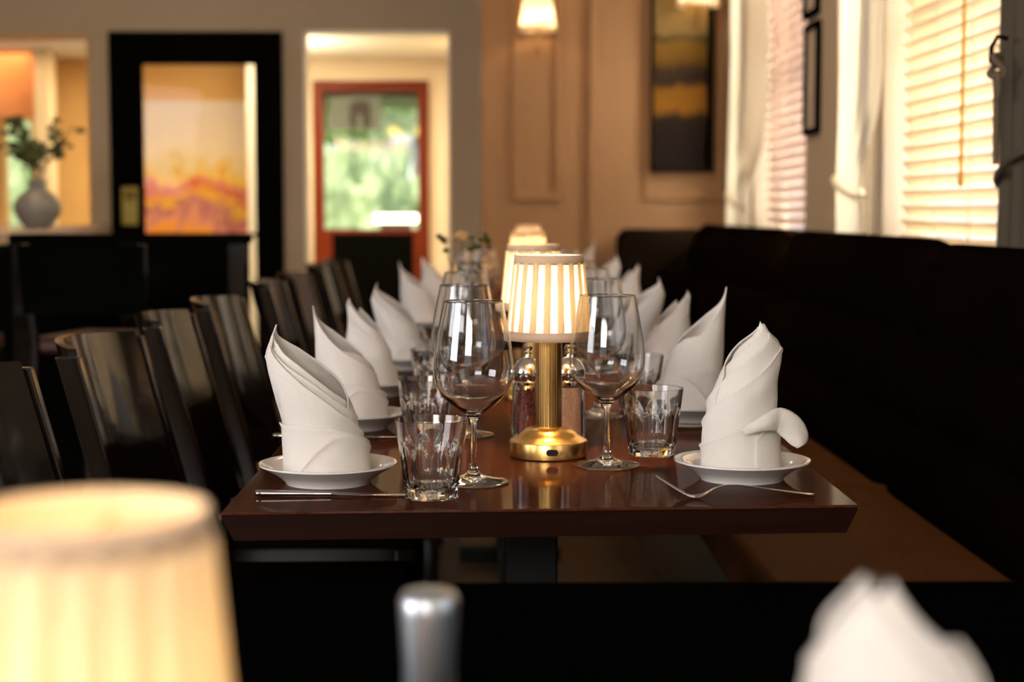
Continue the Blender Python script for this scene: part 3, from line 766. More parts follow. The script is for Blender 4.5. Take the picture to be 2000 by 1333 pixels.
def napkin_A(name='folded_napkin', o=OA, oc=OAc, tip=0.197, k=1.0):
    mb = MB()
    # back leaf, hollow side to the viewer
    sheet(mb, o, -30, 225, .90, .94, [(-30, .09*k), (20, .135*k), (70, .165*k), (120, .182*k), (160, tip), (180, tip-.004), (225, .15*k)], wob=.06, seed=1)
    # inner leaves showing as nested lines
    sheet(mb, o, -200, 15, .76, .78, [(-200, .17*k), (-165, .183*k), (-120, .172*k), (-80, .148*k), (-40, .112*k), (15, .085*k)], wob=.05, seed=2)
    sheet(mb, o, -195, 10, .88, .89, [(-195, .165*k), (-160, .176*k), (-120, .158*k), (-80, .130*k), (-40, .095*k), (10, .075*k)], wob=.05, seed=3)
    # front leaf with the crisp diagonal edge
    sheet(mb, o, -152, 0, 1.0, .99, [(-152, .168*k), (-140, .172*k), (-115, .150*k), (-85, .118*k), (-55, .088*k), (-25, .070*k), (0, .055*k)], ridge=(.016, 3, -24, .6), wob=.05, seed=4)
    # left leaf behind it
    sheet(mb, o, -215, -140, 1.03, .96, [(-215, .14*k), (-190, .158*k), (-170, .155*k), (-150, .185*k), (-140, .182*k)], wob=.05, seed=5)
    # cuff
    sheet(mb, oc, -230, 60, 1.03, 1.05, [(-230, .060), (-180, .071), (-120, .071), (-70, .068), (-30, .055), (20, .040), (60, .03)], nv=12, wob=.045, seed=6)
    sheet(mb, oc, -128, 70, 1.07, 1.08, [(-128, .002), (-118, .014), (-95, .040), (-75, .056), (-60, .060), (-35, .056), (0, .040), (40, .022), (70, .005)], nv=12, wob=.04, seed=7)
    ob = mb.build(name, napkin_m, None, angle=180, solid=0.0016)
    return ob
OB = smooth_keys([(0, -.047, .046), (.039, -.047, .046), (.072, -.047, .045), (.105, -.040, .046), (.133, -.027, .049), (.150, -.017, .051), (.168, -.005, .051), (.185, .012, .040), (.199, .019, .030)], 60)
OBc = [(0, -.047, .047), (.04, -.0475, .047), (.08, -.047, .046)]
def napkin_B(name='folded_napkin', o=OB, oc=OBc, flap=True, k=1.0, tips=True):
    mb = MB()
    sheet(mb, o, -20, 210, .93, .93, [(-20, .165*k), (20, .178*k), (60, .186*k), (100, .19*k), (150, .17*k), (210, .13*k)], wob=.05, seed=11)
    if tips:
        sheet(mb, o, -200, 30, .78, .80, [(-200, .15*k), (-150, .172*k), (-110, .193*k), (-90, .199*k), (-70, .190*k), (-50, .196*k), (-30, .180*k), (30, .16*k)], wob=.05, seed=12)
    sheet(mb, o, -200, 20, .86, .86, [(-200, .12*k), (-170, .140*k), (-130, .166*k), (-100, .186*k), (-75, .196*k), (-60, .190*k), (-20, .178*k), (20, .168*k)], wob=.04, seed=13)
    sheet(mb, o, -200, 10, .94, .94, [(-200, .085*k), (-175, .100*k), (-140, .128*k), (-105, .152*k), (-75, .172*k), (-55, .184*k), (-30, .176*k), (10, .16*k)], ridge=(.024, 4, -110, .8), wob=.05, seed=14)
    sheet(mb, o, -200, 0, 1.02, 1.02, [(-200, .060*k), (-175, .070*k), (-140, .092*k), (-105, .112*k), (-75, .134*k), (-45, .158*k), (-20, .166*k), (0, .16*k)], ridge=(.020, 4, -110, 0), wob=.05, seed=15)
    sheet(mb, oc, -215, 50, 1.06, 1.06, [(-215, .030), (-175, .038), (-130, .052), (-95, .064), (-60, .073), (-20, .078), (15, .07), (50, .05)], nv=14, wob=.045, seed=16)
    sheet(mb, oc, -75, 70, 1.10, 1.12, [(-75, .05), (-60, .063), (-30, .071), (0, .068), (35, .052), (70, .02)], nv=14, wob=.03, seed=17)
    if flap:
        v = []; f = []; n, mN = 26, 12
        ck = smooth_keys([(0, -.004, .062, .004), (.25, .020, .071, .009), (.5, .043, .0745, .0150), (.72, .060, .064, .0165), (.9, .0705, .050, .0135), (1, .0745, .0425, .0085)], n)
        for i in range(n+1):
            t, bx, bz, hw = ck[i]
            p0 = ck[max(i-1, 0)]; p1 = ck[min(i+1, n)]
            tx, tz = p1[1]-p0[1], p1[2]-p0[2]; L = math.hypot(tx, tz); nx_, nz_ = -tz/L, tx/L
            R_ = .0545; yb = -math.sqrt(max(R_*R_-bx*bx, .034**2)) - .004
            for j in range(mN+1):
                q = j/mN*2-1
                v.append((bx+nx_*hw*q, yb - .007*(1-q*q)*min(t*3, 1) + .006*q*t, bz+nz_*hw*q))
        for i in range(n):
            for j in range(mN):
                a = i*(mN+1)+j; f.append((a, a+1, a+mN+2, a+mN+1))
        mb.add(v, f)
    return mb.build(name, napkin_m, None, angle=180, solid=0.0016)
OC = smooth_keys([(0, -.050, .052), (.04, -.052, .050), (.07, -.054, .044), (.10, -.056, .028), (.13, -.057, .004), (.16, -.058, -.024), (.18, -.059, -.044), (.192, -.0600, -.0560)], 60)
def napkin_C(name='folded_napkin'):   # one tall clean point
    mb = MB(); o = OC
    sheet(mb, o, -30, 215, .90, .92, [(-30, .085), (20, .12), (70, .15), (120, .17), (170, .192), (215, .15)], wob=.05, seed=21)
    sheet(mb, o, -215, -5, 1.0, .98, [(-215, .14), (-185, .185), (-175, .192), (-160, .188), (-120, .165), (-80, .125), (-40, .098), (-5, .08)], ridge=(.016, 3, -30, 0), wob=.05, seed=22)
    sheet(mb, o, -70, 25, .90, .97, [(-70, .12), (-30, .115), (0, .095), (25, .08)], wob=.03, seed=23)
    sheet(mb, OAc, -230, 60, 1.03, 1.05, [(-230, .060), (-180, .064), (-120, .070), (-80, .068), (-30, .058), (20, .040), (60, .03)], nv=12, wob=.02, seed=24)
    sheet(mb, OAc, -128, 70, 1.07, 1.09, [(-128, .002), (-118, .020), (-95, .046), (-75, .060), (-50, .058), (-20, .046), (20, .026), (70, .005)], nv=12, wob=.02, seed=25)
    return mb.build(name, napkin_m, None, angle=180, solid=0.0016)
OD = smooth_keys([(0, -.050, .050), (.05, -.052, .048), (.09, -.050, .038), (.13, -.046, .018), (.16, -.046, -.004), (.18, -.046, -.024), (.190, -.044, -.034)], 60)
def napkin_D(name='folded_napkin'):   # several ragged points
    mb = MB(); o = OD
    sheet(mb, o, -30, 215, .92, .92, [(-30, .11), (0, .14), (30, .135), (60, .17), (90, .16), (130, .19), (160, .175), (215, .15)], wob=.06, seed=31)
    sheet(mb, o, -215, 10, .88, .9, [(-215, .15), (-180, .186), (-165, .176), (-140, .170), (-120, .180), (-90, .155), (-50, .13), (10, .10)], wob=.05, seed=32)
    sheet(mb, o, -215, 0, 1.0, .98, [(-215, .14), (-185, .175), (-170, .180), (-140, .150), (-100, .128), (-60, .105), (-20, .09), (0, .08)], ridge=(.018, 3, -40, 1), wob=.05, seed=33)
    sheet(mb, OAc, -230, 60, 1.03, 1.05, [(-230, .060), (-180, .064), (-120, .074), (-80, .070), (-30, .055), (20, .040), (60, .03)], nv=12, wob=.02, seed=34)
    return mb.build(name, napkin_m, None, angle=180, solid=0.0016)

OE = smooth_keys([(0, -.050, .052), (.08, -.053, .050), (.13, -.052, .040), (.152, -.050, .030), (.18, -.0415, .011), (.195, -.030, .0), (.203, -.022, -.008)], 60)
def napkin_E(name='folded_napkin'):   # blunt, crumpled top
    mb = MB(); o = OE
    sheet(mb, o, -30, 215, .92, .92, [(-30, .15), (0, .17), (40, .165), (90, .185), (130, .198), (160, .185), (215, .16)], wob=.08, seed=41)
    sheet(mb, o, -215, 20, .84, .86, [(-215, .16), (-170, .18), (-140, .199), (-120, .190), (-95, .2), (-60, .182), (-30, .165), (20, .15)], wob=.07, seed=42)
    sheet(mb, o, -215, 0, 1.0, .98, [(-215, .15), (-180, .165), (-140, .186), (-115, .194), (-90, .180), (-60, .150), (-20, .12), (0, .10)], wob=.06, seed=43)
    sheet(mb, OAc, -230, 60, 1.03, 1.05, [(-230, .060), (-180, .064), (-120, .074), (-80, .070), (-30, .055), (20, .040), (60, .03)], nv=12, wob=.02, seed=44)
    return mb.build(name, napkin_m, None, angle=180, solid=0.0016)
NG = 'folded white napkins standing on side plates'
xl_, xr_ = -0.213, 0.333
L1 = onz(641, 906, TZ+0.0245); R1 = onz(1449, 899, TZ+0.0245)
settings = [  # x, y, variant, mirror, scale, napkin label, plate label
 (L1.x, L1.y, 'A', 1, 1.0, 'folded white napkin with nested leaves, sharpest one on the left plate', 'white side plate at the front left beside the knife'),
 (-.218, 2.62, 'C', 1, .99, 'folded white napkin with one clean point, second on the left side', 'white side plate second from the front on the left'),
 (-.222, 3.10, 'D', 1, .93, 'folded white napkin with short split tips, third on the left side', 'white side plate third from the front on the left'),
 (-.188, 3.62, 'A', 1, .92, 'folded white napkin with a scalloped top, fourth on the left side', 'white side plate fourth from the front on the left'),
 (-.200, 4.82, 'C', 1, 1.0, 'blurred white napkin, fifth on the left, first beyond the table gap', 'blurred side plate, first on the left of the second table'),
 (-.170, 5.35, 'D', 1, 1.0, 'blurred white napkin, sixth on the left side', 'blurred side plate, last on the left of the second table'),
 (-.115, 7.0, 'A', -1, (1.0, 1.1), 'faintest white napkin on the left, before the grey wall', 'blurred side plate on the left of the farthest table'),
 (R1.x, R1.y, 'B', 1, 1.0, 'spiral-folded white napkin with a drooping flap on the right front plate', 'white side plate at the front right above the fork'),
 (.338, 2.72, 'C', -1, (.98, 1.12), 'folded white napkin with a tall curled tip, second on the right side', 'white side plate second from the front on the right'),
 (.350, 3.20, 'D', -1, .98, 'folded white napkin with thin ragged spikes, third on the right side', 'white side plate third from the front on the right'),
 (.325, 3.68, 'A', -1, .97, 'broad folded white napkin, fourth on the right side', 'white side plate fourth from the front on the right'),
 (.40, 4.82, 'D', -1, .97, 'brightest blurred white napkin against the black bench end', 'blurred side plate, first on the right of the second table'),
 (.36, 5.40, 'A', -1, 1.0, 'blurred white napkin, sixth on the right side', 'blurred side plate, last on the right of the second table'),
 (.40, 7.05, 'C', -1, (.94, 1.12), 'faint white napkin farthest back on the right side', 'blurred side plate on the right of the farthest table'),
 (0.184, 0.675, 'E', 1, 0.95, 'very blurred white napkin in the bottom right foreground', 'side plate under the blurred foreground napkin'),
]
built = {}; plate0 = None
NAP = {'A': napkin_A, 'B': napkin_B, 'C': napkin_C, 'D': napkin_D, 'E': napkin_E}
for (x, y, v, mir, sc, nl, pl2) in settings:
    if plate0 is None: plate0 = make_plate(pl2); p = plate0
    else: p = plate0.copy(); col.objects.link(p); p['label'] = pl2
    p.location = (x, y, TZ)
    if v not in built: built[v] = NAP[v](); o = built[v]
    else: o = built[v].copy(); col.objects.link(o)
    tag(o, nl, 'napkin', NG)
    o.location = (x-0.003, y, TZ+0.0078); sx, sz = sc if isinstance(sc, tuple) else (sc, sc); o.scale = (mir*sx, sx, sz)

# ------------------------------------------------------------------ cordless lamps
def make_lamp(label, loc, stem_cut=0.0, power=0.55):
    t = thing('table_lamp', label, 'lamp', loc, 0, 'brass table lamps with pleated shades')
    s = stem_cut
    MB().lathe([(0, 0), (.0535, 0), (.0555, .0015), (.0555, .0215), (.0545, .0235), (.047, .0275), (.0425, .030), (.040, .0335), (.034, .0385), (.026, .0415), (.022, .0425), (0, .0425)], 72).build('base', brass_m, t, angle=30)
    b = [o for o in col.objects if o.parent == t][-1]
    # charging port on the front
    pm_ = MB(); pts = []
    for i in range(20):
        a = 2*PI*i/20
        pts.append((0.0085*math.copysign(abs(math.cos(a))**0.55, math.cos(a)), 0.0045*math.copysign(abs(math.sin(a))**0.8, math.sin(a))))
    v = [(x, -.0568, z) for x, z in pts] + [(x, -.050, z) for x, z in pts]
    pm_.add(v, [tuple(range(20))] + [(i, 20+i, 20+(i+1) % 20, (i+1) % 20) for i in range(20)])
    o = pm_.build('charging_port', port_m, b, smooth=False); o.location = (0.003, 0, .0125)
    MB().sphere((.016, -.0553, .012), .0008, 8, 6).build('indicator_dot', port_m, b)
    # fluted stem
    top = .166-s
    MB().lathe([(.0185, .0425), (.0185, top-.001), (.0175, top), (0.008, top), (.008, top+.012), (0, top+.012)], 144, rf=lambda a, z: 1+(0.022*abs(math.sin(a*15)) if z < top-.0005 else 0)).build('stem', brass_m, t, angle=25)
    # shade
    z0, z1 = .167-s, .286-s; r0, r1 = .0585, .0475
    MB().lathe([(r0, z0), (r1, z1)], 96).build('lamp_shade', shade_m, t, angle=180)
    shd = [o for o in col.objects if o.parent == t][-1]
    # box pleats laid over the lining
    npl = 18; m = MB()
    for i in range(npl):
        a0 = 2*PI*i/npl
        v = []; f = []
        K = 8; wdt = 2*PI/npl*(0.50)
        for j, z in enumerate((z0+.012, z1-.010)):
            r = lerp(r0, r1, (z-z0)/(z1-z0))
            for k in range(K+1):
                u = k/K
                v.append(((r+.0006+.0022*math.sin(PI*u))*math.cos(a0+wdt*u+0.03*j), (r+.0006+.0022*math.sin(PI*u))*math.sin(a0+wdt*u+0.03*j), z))
        f = [(k, k+1, K+2+k, K+1+k) for k in range(K)]
        m.add(v, f)
    m.build('pleats', pleat_m, shd, angle=180)
    MB().lathe([(r0+.0012, z0-.0005), (r0+.0004, z0+.0125)], 96).build('lower_band', band_m, shd, angle=180, solid=.001)
    MB().lathe([(r1+.0016, z1-.0125), (r1+.0008, z1+.0005)], 96).build('upper_band', band_m, shd, angle=180, solid=.001)
    # spider fitter and bulb
    zz = z1-.012
    g = MB().tube([(-r1*0.98, 0, zz), (r1*0.98, 0, zz)], .0012, 6).tube([(0, -r1*0.98, zz), (0, r1*0.98, zz)], .0012, 6)
    g.build('fitter', brass_m, t)
    MB().tube([(0, 0, top+.01), (0, 0, zz)], .003, 8).build('rod', brass_m, t)
    MB().sphere((0, 0, z0+.055), .013, 16, 10, (1, 1, 1.5)).build('bulb', bulb_m, t)
    for dz in (0.045,):
        point('table_lamp_light', (loc[0]+0.0, loc[1], loc[2]+z0+dz), power, (1.0, 0.60, 0.27), .016)
    return t
lb = onz(1072, 893, TZ)
make_lamp('glowing brass lamp with a pleated cream shade, in focus at the table centre', (lb.x, lb.y+0.01, TZ), power=12.5)
make_lamp('glowing brass lamp partly hidden directly behind the sharp lamp', (0.082, 3.02, TZ), power=12.5)
make_lamp('blurred glowing lamp topmost in the row, on the second table', (0.115, 4.85, TZ), power=12.5)
make_lamp('blurred glowing lamp on the farthest table', (0.16, 6.7, TZ), power=12.5)
nl = at(166, 997, 0.65)
make_lamp('huge blurred glowing lamp in the bottom left foreground', (nl.x, nl.y, TZ), stem_cut=.286-(nl.z-TZ), power=0.55)

# ------------------------------------------------------------------ glassware
def make_wineglass(label):
    out = [(0.0, 0.0), (.040, 0.0), (.0445, .0006), (.0455, .0014), (.0445, .0024), (.030, .0050), (.016, .0085), (.0080, .0135), (.0050, .020), (.0040, .032), (.0037, .055), (.0038, .072), (.0048, .080), (.0085, .0865), (.0180, .0935), (.0310, .1030), (.0420, .1150), (.0490, .1300), (.0515, .1450), (.0508, .1620), (.0480, .1820), (.0440, .2030), (.0402, .2220), (.0380, .2330), (.0378, .2340), (.03755, .2344)]
    sm = smooth_keys([(i, r, z) for i, (r, z) in enumerate(out)], 92)
    o_ = [(r, z) for _, r, z in sm]
    inn = [(.0373, .2341), (.0397, .2220), (.0435, .2030), (.0475, .1820), (.0503, .1620), (.0510, .1450), (.0485, .1302), (.0414, .1157), (.0300, .1050), (.0170, .0965), (.0060, .0925), (0.0, .0918)]
    sm = smooth_keys([(i, r, z) for i, (r, z) in enumerate(inn)], 55)
    o_ += [(max(r, 0), z) for _, r, z in sm]
    o_[0] = (0, 0); o_[-1] = (0, o_[-1][1])
    o = MB().lathe([(max(r, 0.00001), z) for r, z in o_], 72).build('wine_glass', glass_m, None, angle=180)
    return tag(o, label, 'glass', 'empty wine glasses on the tables')
def make_tumbler(label):
    H = .096; NF = 10
    def R(z): return lerp(.0330, .0445, z/H)
    def rf(a, z):
        return 1
    seg = 160
    zs = [0, .0008, .003, .010, .0125, .014, .020, .028, .036, .042, .046, .050, .053, .056, .059, .062, .065, .068, .072, .080, .088, .0945, .096]
    mb = MB(); v = []; f = []
    for j in range(seg):
        a = 2*PI*j/seg
        ph = ((a*NF/(2*PI)) % 1.0)-0.5         # position across a facet
        arch = .066-.016*(abs(ph)*2)**2.2      # rounded top of each facet
        for z in zs:
            r = R(z)
            if z > 0.0135:
                flat_ = math.cos(PI/NF)/math.cos(ph*2*PI/NF)
                k = 1/(1+math.exp((z-arch)/0.0011))
                bulge = 1.012
                r = lerp(r, r*flat_*0.965*bulge+0.0006, k)
            elif z > .0:
                flat_ = math.cos(PI/NF)/math.cos(ph*2*PI/NF); r *= lerp(1, flat_, 0.8)*0.985
                if z < .002: r -= .0015
            v.append((r*math.cos(a), r*math.sin(a), z))
        for z, kr in ((.0955, -.0018), (.090, -.0022), (.070, -.0027), (.050, -.0040), (.030, -.0045), (.018, -.0055), (.0135, -.0085), (.0118, -.018)):
            r = max(R(z)+kr, .0005)
            if .012 < z < .06: 
                r -= 0.0006*abs(math.cos(a*NF/2))
            v.append((r*math.cos(a), r*math.sin(a), z))
    n = len(zs)+8
    for j in range(seg):
        k = (j+1) % seg
        for i in range(n-1): f.append((j*n+i, k*n+i, k*n+i+1, j*n+i+1))
    f.append(tuple(j*n for j in range(seg))[::-1]); f.append(tuple(j*n+n-1 for j in range(seg)))
    mb.add(v, f)
    o = mb.build('water_tumbler', glass_m, None, angle=32)
    return tag(o, label, 'glass', 'faceted water tumblers on the tables')
g0 = None
def P(px, py): q = onz(px, py, TZ); return q.x, q.y
wg = [(*P(925, 943), 'empty wine glass in front, between the left tumbler and the lamp'),
      (*P(1185, 910), 'empty wine glass just right of the sharp lamp'),
      (-.038, 2.53, 'empty wine glass directly behind the front left one'),
      (.183, 2.76, 'empty wine glass directly behind the front right one'),
      (-.045, 3.05, 'third empty wine glass from the front on the left side'),
      (-.045, 3.60, 'last empty wine glass on the left side of the sharp table'),
      (.20, 3.25, 'third empty wine glass from the front on the right side'),
      (.20, 3.75, 'last empty wine glass on the right side of the sharp table'),
      (-.02, 4.75, 'blurred wine glass left of the lamp on the second table'),
      (.225, 4.80, 'blurred wine glass right of the lamp on the second table'),
      (-.02, 5.30, 'blurred wine glass farther back on the left of the second table'),
      (.20, 5.22, 'blurred wine glass farther back on the right of the second table')]
for x, y, lab in wg:
    if g0 is None: g0 = make_wineglass(lab); o = g0
    else: o = g0.copy(); col.objects.link(o); o['label'] = lab
    o.location = (x, y, TZ+0.0002)
g1 = None
tg = [(*P(843, 971), 'faceted water tumbler nearest, in front of the left wine glasses'),
      (*P(1273, 888), 'faceted water tumbler beside the right front plate'),
      (-.094, 2.46, 'faceted water tumbler behind the nearest one on the left'),
      (.262, 2.86, 'faceted water tumbler behind the right one, before a napkin'),
      (-.10, 2.98, 'third faceted water tumbler from the front on the left'),
      (-.10, 3.52, 'last faceted water tumbler on the left of the sharp table'),
      (.265, 3.36, 'third faceted water tumbler from the front on the right'),
      (.265, 3.86, 'last faceted water tumbler on the right of the sharp table')]
for i, (x, y, lab) in enumerate(tg):
    if g1 is None: g1 = make_tumbler(lab); o = g1
    else: o = g1.copy(); col.objects.link(o); o['label'] = lab
    o.location = (x, y, TZ+0.0002); o.rotation_euler = (0, 0, 0.2*i+0.314)

# ------------------------------------------------------------------ mills
def make_mill(px, fill, label, fname):
    q = onz(px, 877, TZ)
    t = thing('spice_mill', label, 'mill', (q.x, lb.y+0.01+0.0555+0.0262, TZ), 0, 'glass mills behind the lamp')
    MB().lathe([(0, 0), (.0245, 0), (.0252, .001), (.0252, .0085), (.0235, .0095), (.0235, .016), (0, .016)], 40).build('base', port_m, t, angle=30)
    MB().lathe([(.0, .0165), (.0228, .0165), (.0245, .030), (.0232, .060), (.0225, .093), (.0225, .0945), (.0185, .0945), (.0185, .020), (0, .020)], 48).build('glass_body', glass_m, t, angle=30)
    MB().lathe([(.0225, .095), (.0225, .098), (.0205, .100), (.0225, .106), (.0228, .113), (.0205, .121), (.0150, .129), (.0080, .1335), (.0045, .1345), (.0040, .1375), (.0058, .1395), (.0058, .1420), (.0045, .1435), (.0068, .1460), (.0068, .150), (.0050, .1525), (0, .153)], 48).build('cap', chrome_m, t, angle=30)
    if fname == 'peppercorns':
        m = MB(); random.seed(3)
        for k in range(620):
            a = random.uniform(0, 2*PI); r = .0160*math.sqrt(random.uniform(.35, 1)); z = random.uniform(.0225, .086)
            m.sphere((r*math.cos(a), r*math.sin(a), z), random.uniform(.0014, .0021), 8, 5)
        m.lathe([(0, .0215), (.0150, .0215), (.0150, .084), (0, .084)], 20)
        o = m.build(fname, fill, t); o['kind'] = 'stuff'
    else:
        m = MB(); m.lathe([(0, .0210), (.0176, .0210)] + [(.0176+.0004*math.sin(i*2.1), lerp(.022, .090, i/20)) for i in range(21)] + [(0, .090)], 60, rf=lambda a, z: 1+.02*math.sin(a*11+z*900))
        o = m.build(fname, fill, t); o['kind'] = 'stuff'
make_mill(1031, peppercorn_m, 'glass mill of red peppercorns with a chrome cap, left behind the lamp', 'peppercorns')
make_mill(1112, salt_m, 'glass mill of pink salt with a chrome cap, right behind the lamp', 'pink_salt')

# ------------------------------------------------------------------ cutlery
def make_knife(loc, label, rz=0.0, mk=None):
    if mk: o = mk.copy(); col.objects.link(o)
    else:
        m = MB(); v = []; f = []
        # cross-sections along x: (x, half width y, half height z, centre z)
        sec = [(-.098, .002, .0015, .0040), (-.0965, .0050, .0032, .0042), (-.090, .0068, .0040, .0043), (-.06, .0062, .0036, .0040), (-.03, .0052, .0030, .0036), (-.010, .0045, .0030, .0034), (.0, .0050, .0026, .0032), (.006, .0085, .0011, .0030), (.03, .0092, .0009, .0024), (.06, .0090, .0008, .0020), (.085, .0065, .0007, .0017), (.098, .0012, .0006, .0014)]
        K = 12
        for x, hy, hz, cz in sec:
            for k in range(K):
                a = 2*PI*k/K
                v.append((x, hy*math.cos(a), max(cz+hz*math.sin(a), 0.0002)))
        for i in range(len(sec)-1):
            for k in range(K):
                f.append((i*K+k, (i+1)*K+k, (i+1)*K+(k+1) % K, i*K+(k+1) % K))
        f += [tuple(range(K)), tuple(range((len(sec)-1)*K, len(sec)*K))[::-1]]
        o = m.add(v, f).build('table_knife', steel_m, None, angle=60)
    o.location = loc; o.rotation_euler = (0, 0, rz)
    return tag(o, label, 'knife')
ka = onz(497, 964, TZ+.004)
k0 = make_knife((ka.x+.098, ka.y, TZ+.0002), 'polished steel knife lying in front of the left plate', 0.0)
k1 = make_knife((-.235, 2.50, TZ+.0002), 'steel knife lying in front of the second left plate', 0.0, k0)
k2 = make_knife((.35, 2.60, TZ+.0002), 'steel knife in front of the second right plate', 0.0, k0)
def make_fork(label, loc, rz, fk=None):
    m = MB()
    # centre line: tines to -x curving up, belly on the table, arched neck, handle
    zc = smooth_keys([(-.094, .0265, 0), (-.080, .0175, 0), (-.062, .0065, 0), (-.048, .0020, 0), (-.036, .0045, 0), (-.022, .0115, 0), (-.008, .0150, 0), (.012, .0145, 0), (.05, .0090, 0), (.09, .0040, 0), (.100, .0030, 0)], 60)
    hw = [(-.062, .0115), (-.050, .0125), (-.040, .0105), (-.028, .0048), (-.015, .0030), (.02, .0032), (.06, .0052), (.092, .0068), (.098, .0050), (.100, .0015)]
    v = []; f = []; K = 8; n = 0
    rows = [z for z in zc if z[0] >= -.0625]
    for (x, z, _) in rows:
        w_ = interp(hw, x)
        for k in range(K):
            a = 2*PI*k/K; v.append((x, w_*math.cos(a), z+.0012*math.sin(a)))
    for i in range(len(rows)-1):
        for k in range(K): f.append((i*K+k, (i+1)*K+k, (i+1)*K+(k+1) % K, i*K+(k+1) % K))
    f += [tuple(range(K)), tuple(range((len(rows)-1)*K, len(rows)*K))[::-1]]
    m.add(v, f)
    for q in (-.0090, -.0030, .0030, .0090):
        pts = [(x, q*1.0, z) for (x, z, _) in zc if x <= -.058]
        m.tube(pts, [lerp(.0008, .0017, i/(len(pts)-1)) for i in range(len(pts))], 6)
    o = m.build('table_fork', steel_m, None, angle=60)
    o.location = loc; o.rotation_euler = (0, 0, rz)
    return tag(o, label, 'fork')
fb = onz(1432, 960, TZ+.008)
make_fork('steel fork with raised tines lying in front of the right plate', (fb.x, fb.y, TZ+.0002), 0.02)

# ------------------------------------------------------------------ flower vase on the table, shaker in the foreground
vs = thing('bud_vase', 'small vase of dried orange blossoms, blurred behind the left wine glasses', 'vase', (-.06, 4.0, TZ))
MB().lathe([(0, 0), (.022, 0), (.027, .01), (.030, .03), (.022, .055), (.010, .072), (.011, .085), (.0085, .085), (.0085, .07), (.02, .054), (.027, .03), (0, .006)], 32).build('vase_body', vase_m, vs)
random.seed(11)
st = MB(); lf = MB(); ptl = MB()
for i in range(11):
    a = random.uniform(0, 2*PI); r = random.uniform(.02, .075); h = random.uniform(.16, .29)
    tip = (r*math.cos(a), r*math.sin(a), h)
    st.tube([(0.003*math.cos(a), .003*math.sin(a), .03), (.006*math.cos(a), .006*math.sin(a), .085), tip], .0011, 5)
    for k in range(5):
        b = random.uniform(-.014, .014), random.uniform(-.014, .014), random.uniform(-.03, .006)
        (ptl if i % 2 else lf).sphere((tip[0]+b[0], tip[1]+b[1], tip[2]+b[2]), random.uniform(.006, .011), 8, 6, (1, 1, .7))
st.build('stems', twig_m, vs); lf.build('leaves', leaf_m, vs); ptl.build('blossoms', petal_m, vs)
q = at(838, 1152, 1.0)
sk = thing('metal_shaker', 'pale grey metal cylinder blurred in the foreground, bottom centre', 'shaker', (q.x, q.y, TZ))
hS = q.z-TZ
MB().lathe([(0, 0), (.0165, 0), (.0172, .002), (.0172, hS*.6), (.0190, hS*.86), (.0185, hS*.90)], 40).build('body', satin_m, sk, angle=40)
MB().lathe([(.0190, hS*.86), (.0192, hS*.95), (.0165, hS*.99), (0, hS)], 40).build('cap', satin_m, sk, angle=60)

# ------------------------------------------------------------------ left background: counter, vase, partition, stools
zc_ = 1.015
A = onz(216, 441, zc_); A = Vector((at(216, 441, 9.3).x, 9.3, zc_)); B = Vector((at(-60, 470, 5.6).x, 5.6, zc_))
ct = thing('service_counter', 'dark counter with a pale stone top along the left side', 'counter', (-2.4, 7.5, 0))
def loc2(p): return (p[0]+2.4, p[1]-7.5)
poly = [loc2((A.x, A.y)), loc2((A.x-1.1, A.y)), loc2((B.x-1.1, B.y)), loc2((B.x, B.y))]
MB().prism(poly[::-1] if False else poly, zc_-.045, zc_).build('stone_top', slate_m, ct, smooth=False, bevel=.004)
poly2 = [loc2((A.x-.05, A.y-.02)), loc2((A.x-1.05, A.y-.02)), loc2((B.x-1.05, B.y+.02)), loc2((B.x-.05, B.y+.02))]
MB().prism(poly2, 0, zc_-.045).build('counter_body', black_m, ct, smooth=False)
vx = onz(74, 446, zc_)
vv = thing('stoneware_vase', 'round pale stoneware vase with leafy dark branches on the counter', 'vase', (at(74, 440, 7.6).x, 7.6, zc_))
MB().lathe([(0, 0), (.055, 0), (.075, .02), (.100, .06), (.108, .095), (.098, .13), (.070, .160), (.040, .178), (.036, .20), (.045, .222), (.040, .222), (.030, .2), (.034, .18), (.065, .155), (.09, .09), (0, .02)], 40).build('vase_body', vase_m, vv)
random.seed(5); st = MB(); lf = MB()
for i in range(12):
    a = random.uniform(0, 2*PI); r = random.uniform(.02, .20); h = random.uniform(.32, .56)
    p0 = Vector((0, 0, .15)); p1 = Vector((.02*math.cos(a), .02*math.sin(a), .24)); p3 = Vector((r*math.cos(a), r*.6*math.sin(a), h)); p2 = p1.lerp(p3, .5)+Vector((0, 0, .04))
    st.tube([p0, p1, p2, p3], .003, 5)
    for k in range(9):
        tt = random.uniform(0.15, 1); c = p1.lerp(p3, tt)+Vector((random.uniform(-.035, .035), random.uniform(-.035, .035), random.uniform(-.03, .03)+.03*math.sin(tt*PI)))
        lf.sphere(c, random.uniform(.014, .026), 8, 6, (1, .5, .6))
st.build('branches', twig_m, vv); lf.build('leaves', leaf_m, vv)
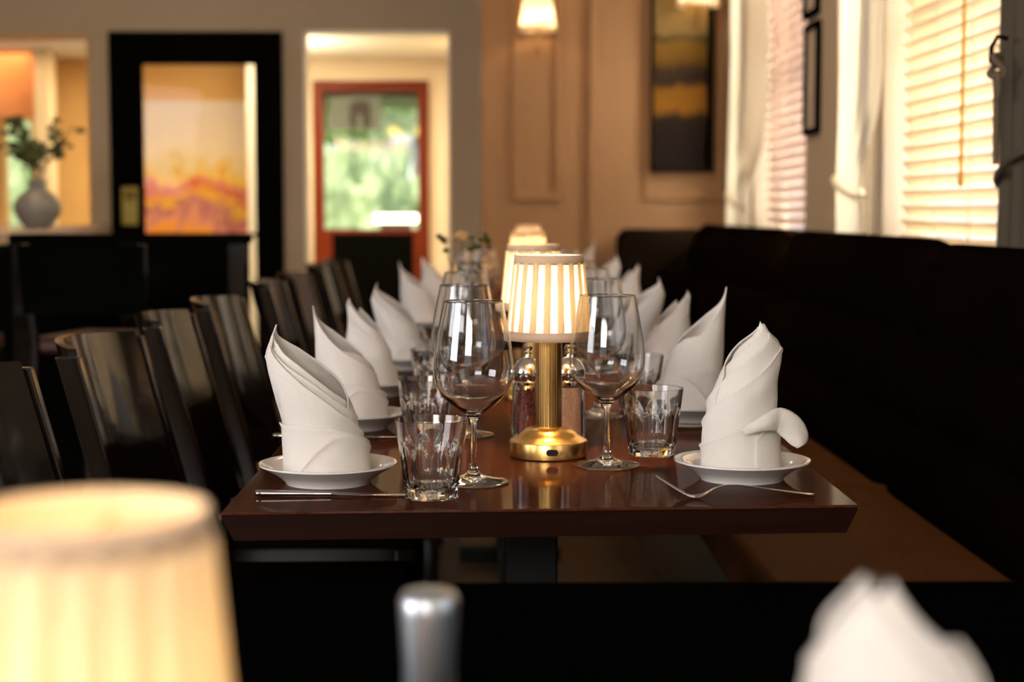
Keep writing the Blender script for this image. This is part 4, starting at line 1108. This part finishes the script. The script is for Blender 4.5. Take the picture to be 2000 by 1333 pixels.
# booth partition
pa = at(20, 458, 5.4); pb = at(479, 458, 5.4)
bp = thing('booth_partition', 'black wooden booth partition in front of the glazed door', 'partition', ((pa.x+pb.x)/2, 5.45, 0)); hw = (pb.x-pa.x)/2
MB().box(-hw, hw, -.03, .03, .08, pb.z-.03).build('partition_panel', black_m, bp, smooth=False)
MB().box(-hw-.01, hw+.01, -.045, .045, pb.z-.03, pb.z).build('cap_rail', black_m, bp, smooth=False, bevel=.004)
for xx in (-hw+.03, 0, hw-.03): MB().box(xx-.03, xx+.03, -.042, .042, 0, pb.z-.03).build('post', darkwood_m, bp, smooth=False, bevel=.003)
# bar stools
def make_stool(label, loc):
    t = thing('bar_stool', label, 'stool', loc, 0, 'dark bar stools at the counter')
    MB().prism([(-.19, -.18), (.19, -.18), (.19, .19), (-.19, .19)], .68, .73).build('seat', pm('oxblood_leather_%d' % len(MATS), (.05, .012, .008), .5), t, bevel=.015)
    v = []; f = []; n = 14
    for s in (0, 1):
        for z in (.80, 1.0):
            for i in range(n+1):
                u = i/n*2-1; v.append((u*.19, -.19-.05*(1-u*u)*(1)-.02*s-(z-.8)*.15, z))
    for j in range(n):
        a = j; f += [(a, a+1, a+n+2, a+n+1), (2*n+2+a+1, 2*n+2+a, 3*n+3+a, 3*n+3+a+1), (n+1+a, n+2+a, 3*n+4+a, 3*n+3+a), (a+1, a, 2*n+2+a, 2*n+3+a)]
    MB().add(v, f).build('backrest', black_m, t, angle=50)
    for sx in (-1, 1):
        for sy in (-1, 1):
            MB().tube([(sx*.19, sy*.19, 0), (sx*.17, sy*.17, .68)] if sy > 0 else [(sx*.19, -.21, 0), (sx*.17, -.18, .70), (sx*.18, -.215, 1.0)], .016, 8).build('leg', darkwood_m, t)
    MB().tube([(-.185, .185, .25), (.185, .185, .25)], .009).build('foot_rail', chrome_m, t)
    return t
s0 = make_stool('dark bar stool farthest left behind the dining chairs', (-1.66, 4.80, 0))
dup(s0, (-1.12, 4.92, 0), 'dark bar stool with its back towards us, second from the left', rz=-.2)
